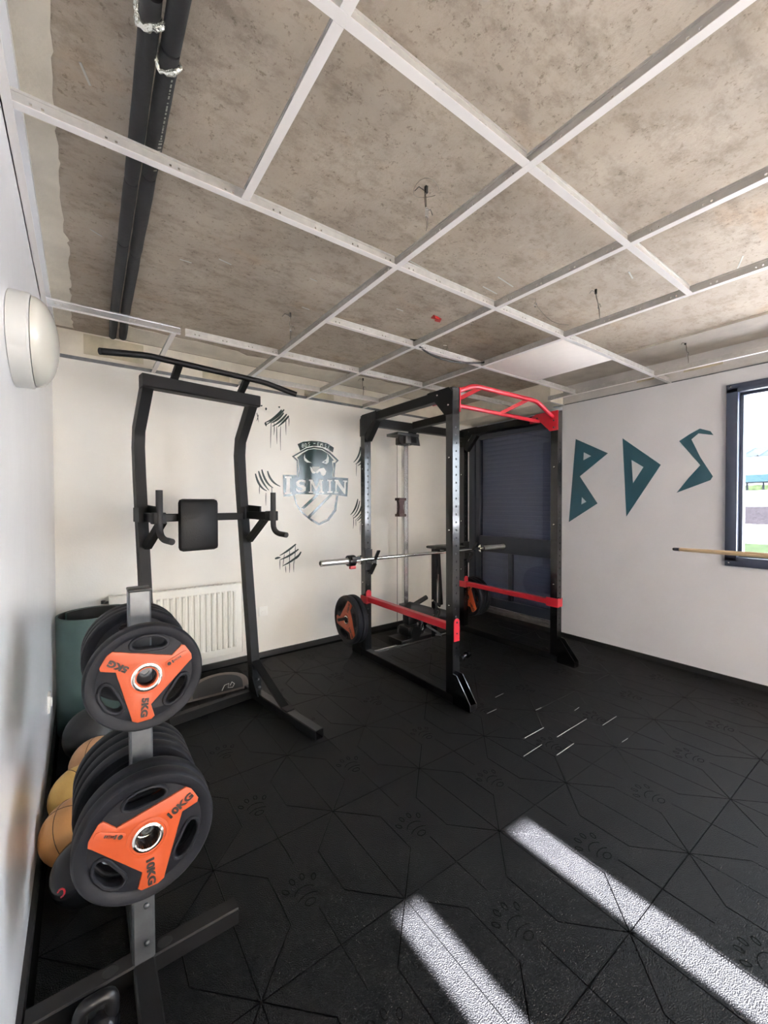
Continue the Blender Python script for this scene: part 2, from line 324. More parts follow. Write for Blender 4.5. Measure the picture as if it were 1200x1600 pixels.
PAINT={'banner':[(1.5244,1.7945),(1.5777,1.8193),(1.6593,1.8347),(1.7431,1.8375),(1.8219,1.8257),(1.8915,1.7934),(1.8801,1.7477),(1.8144,1.7807),(1.7429,1.7949),(1.6659,1.7903),(1.6111,1.7764),(1.5505,1.738)],
'cowl':[(1.4714,1.684),(1.5438,1.7284),(1.6111,1.766),(1.6867,1.7852),(1.7712,1.7816),(1.8506,1.7499),(1.9455,1.6782),(1.9108,1.647),(1.9031,1.6016),(1.8974,1.5216),(1.8847,1.5211),(1.8882,1.6008),(1.8833,1.655),(1.9004,1.656),(1.9207,1.6766),(1.8432,1.7353),(1.7711,1.769),(1.6866,1.7728),(1.6144,1.754),(1.5537,1.7201),(1.4942,1.6838),(1.5268,1.6577),(1.529,1.5096),(1.5172,1.5091),(1.5155,1.6479)],
'head':[(1.5183,1.6752),(1.5703,1.7171),(1.6314,1.7523),(1.6866,1.7653),(1.764,1.7622),(1.8323,1.7314),(1.893,1.6729),(1.8723,1.6691),(1.8807,1.6004),(1.8713,1.4975),(1.5289,1.4854),(1.5395,1.5827),(1.5334,1.6611)],
'eye_r':[(1.7618,1.6477),(1.7848,1.6636),(1.8102,1.6823),(1.8197,1.7038),(1.8213,1.7306),(1.8372,1.6967),(1.834,1.6552),(1.8135,1.6362)],
'eye_ri':[(1.7848,1.6554),(1.8028,1.6647),(1.8086,1.66),(1.7955,1.6478)],
'eye_l':[(1.665,1.6387),(1.6444,1.6467),(1.6185,1.6605),(1.597,1.6805),(1.5938,1.7139),(1.5848,1.6828),(1.59,1.6556),(1.6136,1.6406)],
'muz_l':[(1.6441,1.6067),(1.6647,1.5954),(1.6749,1.5712),(1.6978,1.5567),(1.6921,1.5459),(1.6644,1.5471),(1.6494,1.5761)],
'muz_r':[(1.6978,1.5567),(1.7416,1.5932),(1.7845,1.6017),(1.8095,1.5714),(1.7985,1.5392),(1.7768,1.5257),(1.7555,1.5437),(1.7414,1.5681),(1.7131,1.5468)],
'nose':[(1.6647,1.6047),(1.7417,1.6089),(1.7309,1.5801),(1.6992,1.5599),(1.677,1.5775)],
'block':[(1.386,1.5205),(1.5225,1.5238),(1.5237,1.5058),(1.8862,1.5198),(2.0461,1.5168),(2.0358,1.3422),(1.8927,1.3581),(1.5148,1.3592),(1.4872,1.3443),(1.3922,1.3337)],
'I1':[(1.4062,1.5095),(1.4669,1.5089),(1.4668,1.494),(1.452,1.4916),(1.4498,1.372),(1.4659,1.3693),(1.4659,1.3561),(1.4019,1.3564),(1.402,1.3694),(1.4166,1.3715),(1.4187,1.4922),(1.406,1.4941)],
'S':[(1.6003,1.4787),(1.6002,1.4511),(1.5854,1.4678),(1.5553,1.4711),(1.5339,1.4552),(1.5484,1.4405),(1.5818,1.4353),(1.602,1.4205),(1.5991,1.3898),(1.5747,1.3741),(1.5347,1.3728),(1.5084,1.385),(1.5073,1.4122),(1.5249,1.3944),(1.5547,1.3877),(1.5762,1.3985),(1.5649,1.4147),(1.5284,1.4218),(1.5088,1.4394),(1.5109,1.4636),(1.5355,1.4826),(1.5721,1.4869)],
'M':[(1.6331,1.4891),(1.6675,1.4903),(1.7053,1.4261),(1.741,1.4929),(1.7766,1.4929),(1.7765,1.4803),(1.7637,1.4779),(1.7688,1.3854),(1.7831,1.3832),(1.7831,1.3731),(1.7296,1.3722),(1.7297,1.3829),(1.7439,1.385),(1.7422,1.4615),(1.7051,1.3918),(1.6995,1.3917),(1.6583,1.459),(1.6578,1.3835),(1.6737,1.3819),(1.6736,1.3713),(1.6302,1.3707),(1.6303,1.3811),(1.6426,1.3832),(1.6446,1.4759),(1.633,1.4767)],
'I2':[(1.8185,1.4956),(1.8727,1.4963),(1.8727,1.4834),(1.8564,1.481),(1.8559,1.3896),(1.8721,1.3873),(1.872,1.3757),(1.8178,1.3749),(1.8178,1.3863),(1.8339,1.3892),(1.8344,1.4803),(1.8184,1.4829)],
'N':[(1.895,1.497),(1.9347,1.4965),(1.9991,1.417),(2.0032,1.4793),(1.9902,1.4821),(1.9902,1.4939),(2.032,1.4933),(2.0319,1.4802),(2.021,1.4765),(2.0142,1.3649),(2.0026,1.3647),(1.9217,1.4605),(1.9191,1.3862),(1.9341,1.3832),(1.934,1.3716),(1.8943,1.3729),(1.8944,1.3838),(1.9048,1.3879),(1.9069,1.4807),(1.8949,1.4842)],
'dot':[(1.6785,1.8142),(1.6973,1.819),(1.7008,1.8131),(1.6813,1.8083)],
'rim':[(1.4833,1.3467),(1.4983,1.3481),(1.5155,1.2763),(1.5635,1.211),(1.6274,1.156),(1.7329,1.0986),(1.8178,1.1363),(1.8882,1.2184),(1.9166,1.3506),(1.9362,1.3496),(1.9143,1.2085),(1.836,1.1199),(1.7327,1.0772),(1.6513,1.1214),(1.5501,1.2002),(1.5024,1.2702)],
'band1':[(1.7014,1.3574),(1.7345,1.3535),(1.5838,1.2255),(1.555,1.2367)],
'band2':[(1.8484,1.3613),(1.8719,1.3552),(1.6411,1.1464),(1.6172,1.1611)],
'letters':[[(1.5673,1.7697),(1.5695,1.7973)],[(1.5695,1.7973),(1.583,1.8015),(1.5829,1.7875),(1.5708,1.784)],[(1.5708,1.784),(1.5855,1.7865),(1.5841,1.7729),(1.568,1.7692)],[(1.5963,1.7782),(1.5978,1.8071)],[(1.5978,1.8071),(1.6147,1.8012),(1.6112,1.7838),(1.5963,1.7782)],[(1.6441,1.8192),(1.6304,1.8149),(1.6317,1.8039),(1.644,1.8026),(1.6398,1.7899),(1.6261,1.7863)],[(1.736,1.8256),(1.7233,1.8263),(1.7203,1.798),(1.7344,1.7973)],[(1.7218,1.8118),(1.7324,1.8115)],[(1.7485,1.7941),(1.7537,1.8209),(1.7607,1.8077),(1.7715,1.82),(1.7749,1.7932)],[(1.8131,1.8135),(1.8016,1.8163),(1.7972,1.8058),(1.8102,1.7993),(1.8057,1.7876),(1.7928,1.7903)],[(1.8473,1.8025),(1.8349,1.8065),(1.8253,1.7784),(1.842,1.7734)],[(1.8304,1.7915),(1.8399,1.7891)]],
'claws':[[[(1.4035,2.0774),(1.3397,2.0094),(1.2416,1.928)],[(1.3803,2.072),(1.3112,1.995),(1.2352,1.9484)],[(1.4267,2.0423),(1.3681,1.9751),(1.2972,1.9237)],[(1.4454,2.0306),(1.4028,1.9793),(1.3447,1.9238)],[(1.3987,2.0495),(1.3452,1.9885),(1.2828,1.9488)],[(1.2862,1.9545),(1.282,1.8473),(1.2801,1.7404)],[(1.3357,1.9281),(1.3351,1.8527),(1.3368,1.7774)],[(1.37,1.932),(1.367,1.8342),(1.3685,1.7259)],[(1.4205,2.0033),(1.4177,1.9375),(1.4195,1.8612)],[(1.4441,2.0172),(1.4463,1.9846),(1.4448,1.9405)],[(1.311,1.9575),(1.3127,1.8933),(1.3079,1.8499)],[(1.2352,1.9484),(1.2395,1.933),(1.2438,1.9177)]],[[(1.1754,1.5429),(1.2072,1.4599),(1.2617,1.3869)],[(1.2026,1.5569),(1.2402,1.461),(1.3011,1.4071)],[(1.2519,1.5466),(1.2903,1.468),(1.3639,1.4215)],[(1.1484,1.5207),(1.1853,1.4276),(1.245,1.3813)],[(1.1831,1.4275),(1.1806,1.3853),(1.1825,1.3538)],[(1.2372,1.3652),(1.2346,1.3119),(1.2363,1.2587)],[(1.2866,1.4196),(1.2885,1.3767),(1.2859,1.3337)]],[[(1.5046,0.9227),(1.4299,0.8719),(1.3537,0.8336)],[(1.5286,0.8763),(1.4415,0.8268),(1.3592,0.7982)],[(1.5381,0.8307),(1.465,0.7805),(1.382,0.7436)],[(1.3968,0.8413),(1.3882,0.787),(1.3796,0.7329)],[(1.4442,0.871),(1.4437,0.8045),(1.4384,0.7384)],[(1.4985,0.9231),(1.4955,0.8339),(1.4889,0.7561)],[(1.3112,0.8087),(1.3364,0.8153),(1.3617,0.8155)],[(1.357,0.8006),(1.3543,0.7571),(1.3563,0.7132)],[(1.4054,0.7415),(1.4075,0.7082),(1.4097,0.6804)],[(1.4457,0.7599),(1.443,0.7158),(1.4428,0.677)],[(1.483,0.779),(1.4814,0.7233),(1.4823,0.6785)],[(1.553,0.8521),(1.5196,0.8096),(1.4831,0.7879)]],[[(2.1894,1.8272),(2.1665,1.7388),(2.1098,1.6711)],[(2.2302,1.8082),(2.2039,1.7166),(2.1334,1.6565)],[(2.2513,1.7511),(2.2235,1.693),(2.163,1.6459)],[(2.2603,1.6953),(2.2341,1.6687),(2.1931,1.6513)],[(2.1453,1.6634),(2.142,1.6016),(2.1417,1.5399)]],[[(2.157,1.3203),(2.1269,1.2314),(2.0722,1.1681)],[(2.2127,1.3182),(2.182,1.2061),(2.1042,1.1331)],[(2.2492,1.2871),(2.2212,1.1806),(2.1456,1.1075)],[(2.252,1.2242),(2.2318,1.1554),(2.1905,1.1063)],[(2.1337,1.1201),(2.1335,1.083),(2.1334,1.0583)],[(2.186,1.094),(2.1826,1.0318),(2.1839,0.9694)],[(2.1043,1.1454),(2.1069,1.0838),(2.1008,1.0348)]],[[(1.1632,2.0181),(1.1705,1.9929),(1.1786,1.9417)],[(1.177,2.0042),(1.1703,1.972),(1.1615,1.95)],[(1.2014,2.0862),(1.2035,2.0812),(1.2024,2.0748)],[(1.2406,2.0707),(1.2427,2.0604),(1.2404,2.0495)],[(1.3575,2.098),(1.3586,2.0928),(1.3597,2.0843)]]],
'B':[(2.0655,1.8661),(1.7731,1.7051),(2.0245,1.5187),(1.861,1.2693),(2.1292,1.095)],
'Bh':[[(1.9888,1.7357),(1.9201,1.6951),(1.9919,1.663)],[(2.0042,1.3281),(1.9622,1.285),(2.0091,1.2597)]],
'D':[(1.6537,1.8188),(1.3652,1.572),(1.6197,1.1566)],
'Dh':[[(1.5818,1.6297),(1.4905,1.5638),(1.5689,1.4352)]],
'S3':[(1.2424,1.7433),(1.1728,1.7877),(1.1113,1.819),(1.0469,1.7903),(1.029,1.7595),(1.1191,1.7843),(1.163,1.7458),(1.1062,1.6063),(1.0298,1.4613),(1.0439,1.435),(1.2566,1.3481),(1.1785,1.4587),(1.1057,1.5484)]}
H = 2.20; SLAB = 2.39; XL = -.142; XR = 3.70; XD = 3.78; YB0, SB = 3.33, .03; YR = -2.2
def yb(x): return YB0+SB*x
# ================================================================== structure
f = MB().box(XL-.15, YR-.15, -.12, 4.1, 3.7, -.004); floor = struct('floor', f, 'groove')
c = MB().box(XL-.3, YR-.3, SLAB, 4.1, 3.8, SLAB+.2); ceiling = struct('ceiling', c, 'concrete')
# bare plaster bands brushed on the slab by the left and back walls
random.seed(3)
e = [(XL, YR), (-.06, YR)]
y = YR
while y < 3.3:
    e.append((-.048+.012*(y > 2.2)+random.uniform(-.006, .006), y)); y += random.choice((.02, .035, .06))
e += [(-.03, 3.3), (XL, 3.3)]
struct('plaster_band', MB().prism(e[::-1], (0, 0, SLAB-.002), (1, 0, 0), (0, 1, 0), .004), 'plaster', ceiling)
e = [(.22, yb(.22)-.005), (.24, 3.06)]; x = .3
while x < 2.9: e.append((x, 3.05+.06*(x > 1)+.04*math.sin(x*2)+random.uniform(-.012, .012))); x += .09
e += [(2.95, yb(2.95)-.005)]
struct('plaster_band', MB().prism(e[::-1], (0, 0, SLAB-.002), (1, 0, 0), (0, 1, 0), .004), 'plaster', ceiling)
# pale trowel scratches on the slab
random.seed(11)
for (x, yy, a, l) in [(.02, 1.35, 1.2, .06), (.06, 2.1, .6, .05), (.4, 2.1, 0, .05), (.55, 2.0, .2, .06), (1.3, 1.5, .1, .12), (1.75, 1.35, .1, .14), (1.75, 1.45, .05, .12), (1.2, .95, -.3, .05), (2.2, .95, .2, .08), (1.5, 1.9, 0, .05), (.95, 1.9, .1, .04), (1.05, 2.2, .1, .05), (2.5, .6, .4, .12)]:
    d = Vector((math.cos(a), math.sin(a), 0)); p = Vector((x, yy, SLAB-.0008))
    struct('scratch', MB().beam(p-d*l/2, p+d*l/2, .006, .0016), 'scuff', ceiling)
# back wall (slightly out of square) and its plenum strip
n = Vector((SB, -1, 0)).normalized()
def bpt(x, z, off=0): return Vector((x, yb(x), z))+n*off
def wall_slab(x0, x1, z0, z1, t=.15, off=0):
    a = [bpt(x0, z0, off), bpt(x1, z0, off), bpt(x1, z1, off), bpt(x0, z1, off)]; b = [p-n*t for p in a]
    return MB().add(a+b, [(0, 1, 2, 3), (7, 6, 5, 4), (0, 4, 5, 1), (1, 5, 6, 2), (2, 6, 7, 3), (3, 7, 4, 0)])
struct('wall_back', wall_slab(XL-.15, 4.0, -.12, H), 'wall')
struct('wall_back_plenum', wall_slab(XL-.15, 4.0, H+.001, SLAB, off=-.012), 'plaster')
q = wall_slab(.02, .36, H+.05, SLAB-.01, .004, off=-.009); struct('plaster_patch', q, 'patch', bpy.data.objects['wall_back_plenum'])
q = wall_slab(.75, .95, H+.03, H+.10, .004, off=-.009); struct('plaster_patch', q, 'patch', bpy.data.objects['wall_back_plenum'])
q = wall_slab(1.6, 1.9, H+.03, H+.09, .004, off=-.009); struct('plaster_patch', q, 'patch', bpy.data.objects['wall_back_plenum'])
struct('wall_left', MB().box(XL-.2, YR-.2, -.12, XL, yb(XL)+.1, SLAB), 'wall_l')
# right wall with two windows, and the short return beyond which the glazed door stands
W1 = (.50, .915, .86, 2.065); W2 = (-.80, .25, .86, 2.065); W3 = (-2.12, -.88, .10, 2.065)
def wall_y(x0, x1, ya, ye, z0, z1, holes):
    mb = MB(); cur = ya
    for (a, b, c_, d) in sorted(holes):
        mb.box(x0, cur, z0, x1, a, z1); mb.box(x0, a, z0, x1, b, c_); mb.box(x0, a, d, x1, b, z1); cur = b
    mb.box(x0, cur, z0, x1, ye, z1); return mb
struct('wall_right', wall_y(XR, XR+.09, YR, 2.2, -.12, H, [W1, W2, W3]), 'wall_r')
pl = struct('wall_right_plenum', MB().box(XR+.012, YR, H+.001, XR+.25, 2.3, SLAB), 'plaster_grey')
for a, b in ((.98, 1.22), (.40, .62), (1.42, 1.55)):
    struct('plaster_patch', MB().box(XR+.007, a, H+.06, XR+.013, b, H+.11), 'patch', pl)
struct('wall_right_end', MB().box(XD+.10, 2.2, -.12, XD+.25, 3.6, SLAB), 'wall_r')
struct('trim_1', MB().box(3.50, 2.20, H+.012, XD+.1, 3.44, SLAB), 'plaster')
struct('trim_2', MB().box(3.27, -2.2, SLAB-.014, XR+.01, 2.2, SLAB), 'slabedge')
# rear front behind the photographer: glazed, with unseen shades added to diffuse sunlight and leave two stripes
SHX = [(.05, .757), (.857, 1.315), (1.425, 2.9)]
mb = MB().box(XL, YR-.10, -.12, .05, YR, SLAB).box(2.9, YR-.10, -.12, 4.1, YR, SLAB).box(.05, YR-.10, 2.05, 2.9, YR, SLAB).box(.05, YR-.10, -.12, 2.9, YR, 0)
struct('wall_rear', mb, 'wall')
wr = struct('window_3', MB().box(.05, YR-.09, 2.0, 2.9, YR-.05, 2.05).box(.05, YR-.09, 0, 2.9, YR-.05, .03).box(.05, YR-.09, 0, .10, YR-.05, 2.05).box(2.85, YR-.09, 0, 2.9, YR-.05, 2.05), 'frame')
for k, (a, b_) in enumerate(SHX):
    o = obj('window_shade', MB().box(a, YR-.034, .02, b_, YR-.030, 2.048), 'shade'); centre(o)
    tag(o, ['narrow white fabric shade, left one of the three behind the camera', 'narrowest white fabric shade, middle one of the three behind the camera', 'wide white fabric shade, right one of the three behind the camera'][k], 'window shade')
# skirtings
struct('baseboard_back', wall_slab(XL, 3.7, 0, .045, .012, off=.012), 'base')
struct('baseboard_right', MB().box(XR-.012, YR, 0, XR, 2.2, .04), 'base')
struct('baseboard_left', MB().box(XL, YR, 0, XL+.012, 3.3, .045), 'base')
# wall angles of the hung ceiling
struct('trim_3', MB().box(XL, YR, H-.0035, XL+.022, 3.32, H-.0008).box(XL, YR, H-.0035, XL+.0028, 3.32, H+.022), 'tbar')
struct('trim_4', wall_slab(XL, 3.5, H, H+.022, .004, off=.004), 'steel')
struct('trim_5', MB().box(XR-.004, YR, H-.001, XR+.012, 2.2, H+.006), 'steel')
struct('trim_6', MB().box(3.5, 2.176, H, XR+.04, 2.2, H+.003), 'tbar')
struct('trim_7', MB().box(XL, YR, SLAB-.03, XL+.02, 3.3, SLAB), 'wall_l')

# ------------------------------------------------------------------ rubber floor tiles, each a part of the floor
TX, TY, SX, SY, G = .352-.468, .547-.472*6, .468, .472, .0019
def clip(poly, x0, x1, y0, y1):
    for ax, lim, sg in ((0, x0, 1), (0, x1, -1), (1, y0, 1), (1, y1, -1)):
        out = []
        for i in range(len(poly)):
            a, b = poly[i-1], poly[i]; da, db = sg*(a[ax]-lim), sg*(b[ax]-lim)
            if (da >= 0) != (db >= 0): t = da/(da-db); out.append((a[0]+t*(b[0]-a[0]), a[1]+t*(b[1]-a[1])))
            if db >= 0: out.append(b)
        poly = out
        if len(poly) < 3: return []
    return poly
def inset(poly, d):
    n_ = len(poly); out = []
    for i in range(n_):
        p, q, r_ = Vector(poly[i-1]), Vector(poly[i]), Vector(poly[(i+1) % n_])
        a = (q-p).normalized(); b = (r_-q).normalized(); na = Vector((-a.y, a.x)); nb = Vector((-b.y, b.x))
        k = 1+na.dot(nb); out.append(tuple(q+(na+nb)*(d/max(k, .3))))
    return out
PIECES = [[(0, 0), (.3, .3), (.3, .7), (0, 1)], [(1, 0), (1, 1), (.7, .7), (.7, .3)],
          [(0, 0), (.5, 0), (.5, .3), (.3, .3)], [(.5, 0), (1, 0), (.7, .3), (.5, .3)],
          [(.3, .7), (.5, .7), (.5, 1), (0, 1)], [(.5, .7), (.7, .7), (1, 1), (.5, 1)],
          [(.3, .29), (.7, .29), (.7, .71), (.3, .71)]]
def paw(mb, ox, oy, z):
    def ring(cx, cy, rx, ry, rot=0, n_=14, a0=0, a1=2*math.pi, wob=0):
        pts = []
        closed = abs(a1-a0) > 6.2
        for i in range(n_ if closed else n_+1):
            t = a0+(a1-a0)*i/n_; rr = 1+wob*math.cos(3*t+1.57)
            x_, y_ = rx*rr*math.cos(t), ry*rr*math.sin(t)
            pts.append((ox+cx+x_*math.cos(rot)-y_*math.sin(rot), oy+cy+x_*math.sin(rot)+y_*math.cos(rot), z))
        m_ = len(pts)
        for i in range(m_ if closed else m_-1):
            a, b = Vector(pts[i]), Vector(pts[(i+1) % m_]); d = (b-a).normalized()*.0004
            mb.beam(a-d, b+d, .0026, .0006, mi=1)
    for tx, ty, rt in ((-.052, .010, .5), (-.020, .032, .15), (.016, .032, -.15), (.048, .010, -.5)): ring(tx, ty, .0075, .013, rt, 9)
    ring(0, -.030, .036, .026, 0, 10, R(20), R(160)); ring(0, -.052, .040, .014, 0, 10, R(20), R(160), .1); ring(0, -.066, .018, .012, 0, 9)
nt_ = 0
for i in range(0, 9):
    for j in range(0, 13):
        x0, y0 = TX+SX*i, TY+SY*j
        mb = MB(); xr = XR-.012
        for pc in PIECES:
            pw = [(x0+SX*a, y0+SY*b) for a, b in pc]
            cp = clip(pw, XL+.013, xr if y0+SY < 2.2 or True else XD, YR, 3.322)
            if len(cp) < 3: continue
            cp = inset(cp, G)
            if abs(sum(cp[k-1][0]*cp[k][1]-cp[k][0]*cp[k-1][1] for k in range(len(cp))))/2 < 2e-4: continue
            mb.prism(cp, (0, 0, -.0045), (1, 0, 0), (0, 1, 0), .0045 if pc is not PIECES[6] else .0043)
        if not mb.f: continue
        if -.6 < y0 < 3.0 and x0 > -.05 and x0 < 3.5: paw(mb, x0+SX*.47, y0+SY*.5, .0002)
        o = obj('rubber_tile', mb, ['rubber', 'groove'], floor); nt_ += 1
struct('rubber_tile_edge', MB().box(XR-.011, 2.201, -.0045, XD+.1, 3.44, 0), 'rubber', floor)
# pale scuffs where a machine stood
for a, b in [((1.917, 1.348), (2.096, 1.349)), ((2.065, 1.251), (2.382, 1.255)), ((2.386, 1.164), (2.553, 1.165)), ((1.773, 1.253), (1.937, 1.258)), ((1.914, 1.16), (2.082, 1.164)), ((1.96, 1.643), (2.05, 1.644)), ((2.235, 1.494), (2.29, 1.492)), ((2.42, 1.35), (2.48, 1.355)), ((2.17, 1.75), (2.26, 1.755)), ((2.30, 1.02), (2.36, 1.018))]:
    A_, B_ = Vector((*a, .0004)), Vector((*b, .0004)); k = 5
    mb = MB().beam(A_, B_, .0026, .001)
    obj('scuff_mark', mb, 'scuff', floor)

# ------------------------------------------------------------------ windows in the right wall
def window(name, hole):
    ya, ye, z0, z1 = hole; x = XR
    mb = MB()
    # inner cover frame standing proud of the wall
    for a in ((ya-.035, z0-.035, ye+.035, z0+.03), (ya-.035, z1-.03, ye+.035, z1+.03), (ya-.035, z0, ya+.03, z1), (ye-.03, z0, ye+.035, z1)):
        mb.cbox(x-.03, a[0], a[1], x+.02, a[2], a[3], .003)
    fr = obj(name, mb, 'frame'); fr['kind'] = 'structure'
    mb = MB()
    for a in ((ya+.012, z0+.012, ye-.012, z0+.05), (ya+.012, z1-.05, ye-.012, z1-.012), (ya+.012, z0+.04, ya+.05, z1-.04), (ye-.05, z0+.04, ye-.012, z1-.04)):
        mb.cbox(x+.02, a[0], a[1], x+.08, a[2], a[3], .003)
    obj('sash_frame', mb, 'frame', fr)
    obj('pane', MB().box(x+.048, ya+.045, z0+.045, x+.054, ye-.045, z1-.045), 'glass', fr)
    mb = MB()
    for (yy, zz) in ((ye+.012, z0-.012), (ya-.012, z0-.012), (ye+.012, z1+.012)): mb.lathe([(.0001, 0), (.005, 0), (.005, .003), (.0001, .004)], (x-.03, yy, zz), (-1, 0, 0), 12)
    obj('screw', mb, 'chrome', fr)
    return fr
window('window_1', W1); window('window_2', W2); window('window_4', W3)

# ------------------------------------------------------------------ glazed door with a lowered shutter behind it
ya, ye = 2.21, 3.425; xd = 3.755
d1 = MB()
for a in ((ya, .06, ya+.07, 2.17), (ye-.09, .06, ye, 2.17), (ya, 2.08, ye, 2.17)): d1.cbox(xd, a[0], a[1], xd+.09, a[2], a[3], .004)
door = struct('door_1', d1, 'dframe')
lf = MB(); y0_, y1_ = ya+.075, ye-.095
for a in ((y0_, .10, y0_+.06, 2.075), (y1_-.06, .10, y1_, 2.075), (y0_, 2.02, y1_, 2.075), (y0_, .72, y1_, .90), (y0_, .10, y1_, .20)): lf.cbox(xd+.012, a[0], a[1], xd+.07, a[2], a[3], .006)
obj('door_leaf', lf, 'dframe', door)
mb = MB().cbox(xd+.02, 2.83, .20, xd+.065, 2.875, .73, .004); obj('muntin', mb, 'dframe', door)
obj('pane', MB().box(xd+.038, y0_+.055, .90, xd+.044, y1_-.055, 2.02), 'dglass', door)
obj('pane', MB().box(xd+.038, y0_+.055, .20, xd+.044, y1_-.055, .72), 'dglass', door)
for k in range(39):
    z = .14+k*.05
    obj('shutter_slat', MB().add([(xd+.105, ya+.05, z), (xd+.105, ye-.05, z), (xd+.098, ye-.05, z+.024), (xd+.098, ya+.05, z+.024), (xd+.105, ya+.05, z+.048), (xd+.105, ye-.05, z+.048),
        (xd+.115, ya+.05, z), (xd+.115, ye-.05, z), (xd+.115, ya+.05, z+.048), (xd+.115, ye-.05, z+.048)],
        [(0, 1, 2, 3), (3, 2, 5, 4), (6, 8, 9, 7), (0, 6, 7, 1), (4, 5, 9, 8)]), 'shutter', door)
obj('threshold', MB().cbox(xd-.05, ya, .045, xd+.03, ye, .075, .004), 'sill', door)
obj('threshold_rail', MB().cbox(xd-.012, ya, .076, xd+.012, ye, .10, .004), 'sill', door)
obj('threshold_base', MB().box(xd-.04, ya, .0, xd+.1, ye, .045), 'base', door)

# ------------------------------------------------------------------ hung ceiling grid
grid = thing('ceiling_grid', 'pale metal suspended grid with most of its panels missing', 'ceiling grid', (1.6, 1.3, H))
GX = [.417+.6*i-.6 for i in range(0, 7)]   # -.183 .417 1.017 1.617 2.217 2.817 3.417
GY = [.7065+.6*j for j in range(-5, 6)]
def rail(p0, p1, name, face='tbar', up=0, web='tweb'):
    p0, p1 = Vector(p0), Vector(p1); d = (p1-p0).normalized(); L = (p1-p0).length; s = Vector((-d.y, d.x, 0)); z = Vector((0, 0, 1))
    mb = MB(); o = p0+z*up
    def b(t0, t1, h0, h1, w_, mi):
        a = o+d*t0-s*w_/2+z*h0; v = [a, a+d*(t1-t0), a+d*(t1-t0)+s*w_, a+s*w_]; v += [q+z*(h1-h0) for q in v]
        mb.add(v, [(0, 3, 2, 1), (4, 5, 6, 7), (0, 1, 5, 4), (1, 2, 6, 5), (2, 3, 7, 6), (3, 0, 4, 7)], mi)
    b(0, L, 0, .0015, .024, 0)
    b(0, L, .0015, .013, .0022, 1); b(0, L, .019, .031, .0022, 1); b(0, L, .031, .038, .006, 1)
    t = 0.0; hs = []
    q = .05
    while q < L-.03: hs += [q, q+.022]; q += .15
    cur = 0
    for h in hs: b(cur, h-.003, .013, .019, .0022, 1); cur = h+.003
    b(cur, L, .013, .019, .0022, 1)
    return obj(name, mb, [face, web], grid)
e1 = .0125
rail((GX[2], -.49, H), (GX[2], yb(GX[2])-.006, H), 'main_rail')
rail((GX[3], -.49, H), (GX[3], yb(GX[3])-.006, H), 'main_rail')
rail((GX[4], -.49, H), (GX[4], yb(GX[4])-.006, H), 'main_rail')
rail((GX[6], -.49, H), (GX[6], 2.17, H), 'main_rail')
rail((GX[1], -.49, H), (GX[1], GY[5]-.013, H), 'cross_rail')
rail((GX[1], GY[5]+.013, H), (GX[1], GY[6]-.013, H), 'cross_rail')
rail((GX[1], GY[8]+.013, H), (GX[1], yb(GX[1])-.006, H), 'cross_rail')
def row(j, xs, name='cross_rail', **k):
    for a, b in zip(xs[:-1], xs[1:]): rail((a+.0125, GY[j], H), (b-.0125, GY[j], H), name, **k)
XLg = XL-.0125+.004
row(5, [XLg, GX[2], GX[3], GX[4]])
row(4, [XLg, GX[1], GX[2], GX[3]])
row(6, [XLg, GX[2], GX[3], GX[4], GX[6], XR+.01])
row(7, [GX[2], GX[3], GX[4], GX[6]])
rail((XL+.002, GY[8], H), (GX[1]+.03, GY[8], H), 'cross_rail', 'tsilver', web='tsilver'); row(8, [GX[1]+.042, GX[2], GX[3], GX[4], GX[6]])
row(9, [GX[2], GX[3], GX[4]])
# single white panel left in the grid
tp = MB().cbox(GX[4]+.013, GY[6]+.013, H+.002, GX[4]+.588, GY[7]-.013, H+.014, .001)
tag(centre(obj('ceiling_panel', tp, 'white')), 'single white square panel lying in the bare metal ceiling grid', 'ceiling panel')

# ------------------------------------------------------------------ hanger wires, cables, sockets above the grid
def hanger(x, y, label, top_off=(0, 0), loop=True, dark='wire', s=1):
    t = thing('hanger_wire', label, 'wire', (x, y, H+.038), 0, 'wire hangers between slab and grid')
    a = Vector((x, y, H+.034)); b = Vector((x+top_off[0], y+top_off[1], SLAB))
    mb = MB(); pts = [a.lerp(b, k/7)+Vector((random.uniform(-.003, .003), random.uniform(-.003, .003), 0)) for k in range(8)]; pts[0] = a; pts[-1] = b
    mb.tube(pts, .0016*s, 6); pts2 = [p+Vector((.006*math.sin(k), 0, 0)) for k, p in enumerate(pts)]; mb.tube(pts2, .0013*s, 6)
    obj('wire', mb, dark, t)
    m_ = a.lerp(b, .45); mb = MB().cbox(m_.x-.004, m_.y-.002, m_.z-.02, m_.x+.010, m_.y+.002, m_.z+.012, .001); obj('clip', mb, 'tsilver', t)
    mb = MB().cbox(b.x-.005, b.y-.005, b.z-.025, b.x+.005, b.y+.005, b.z, .001).tube([b+Vector((0, 0, -.02)), b+Vector((-.03, .005, -.012)), b+Vector((-.045, .01, -.03))], .0013*s, 6)
    mb.tube([m_, m_+Vector((.02, 0, .012)), m_+Vector((.03, 0, -.004))], .0013*s, 6)
    obj('eyelet', mb, 'wiredk', t)
    if loop:
        mb = MB().tube([(b.x+.045*math.cos(u), b.y+.045*math.sin(u), SLAB-.012+.006*math.sin(2*u)) for u in [k*.35 for k in range(17)]], .0009, 5); obj('loose_loop', mb, dark, t)
    return t
hanger(1.000, 1.114, 'twisted hanger wire with a loose loop, nearest to the camera', (.0, .0))
hanger(2.195, 1.099, 'dark hanger wire in the bay left of the wall lettering, upper right', (.0, .02), False)
hanger(1.000, 2.305, 'short hanger wire beside the rail in the bay above the crest', (.0, .0), False)
hanger(3.395, 1.088, 'small pale hanger wire close to the right wall', (.0, .02), False)
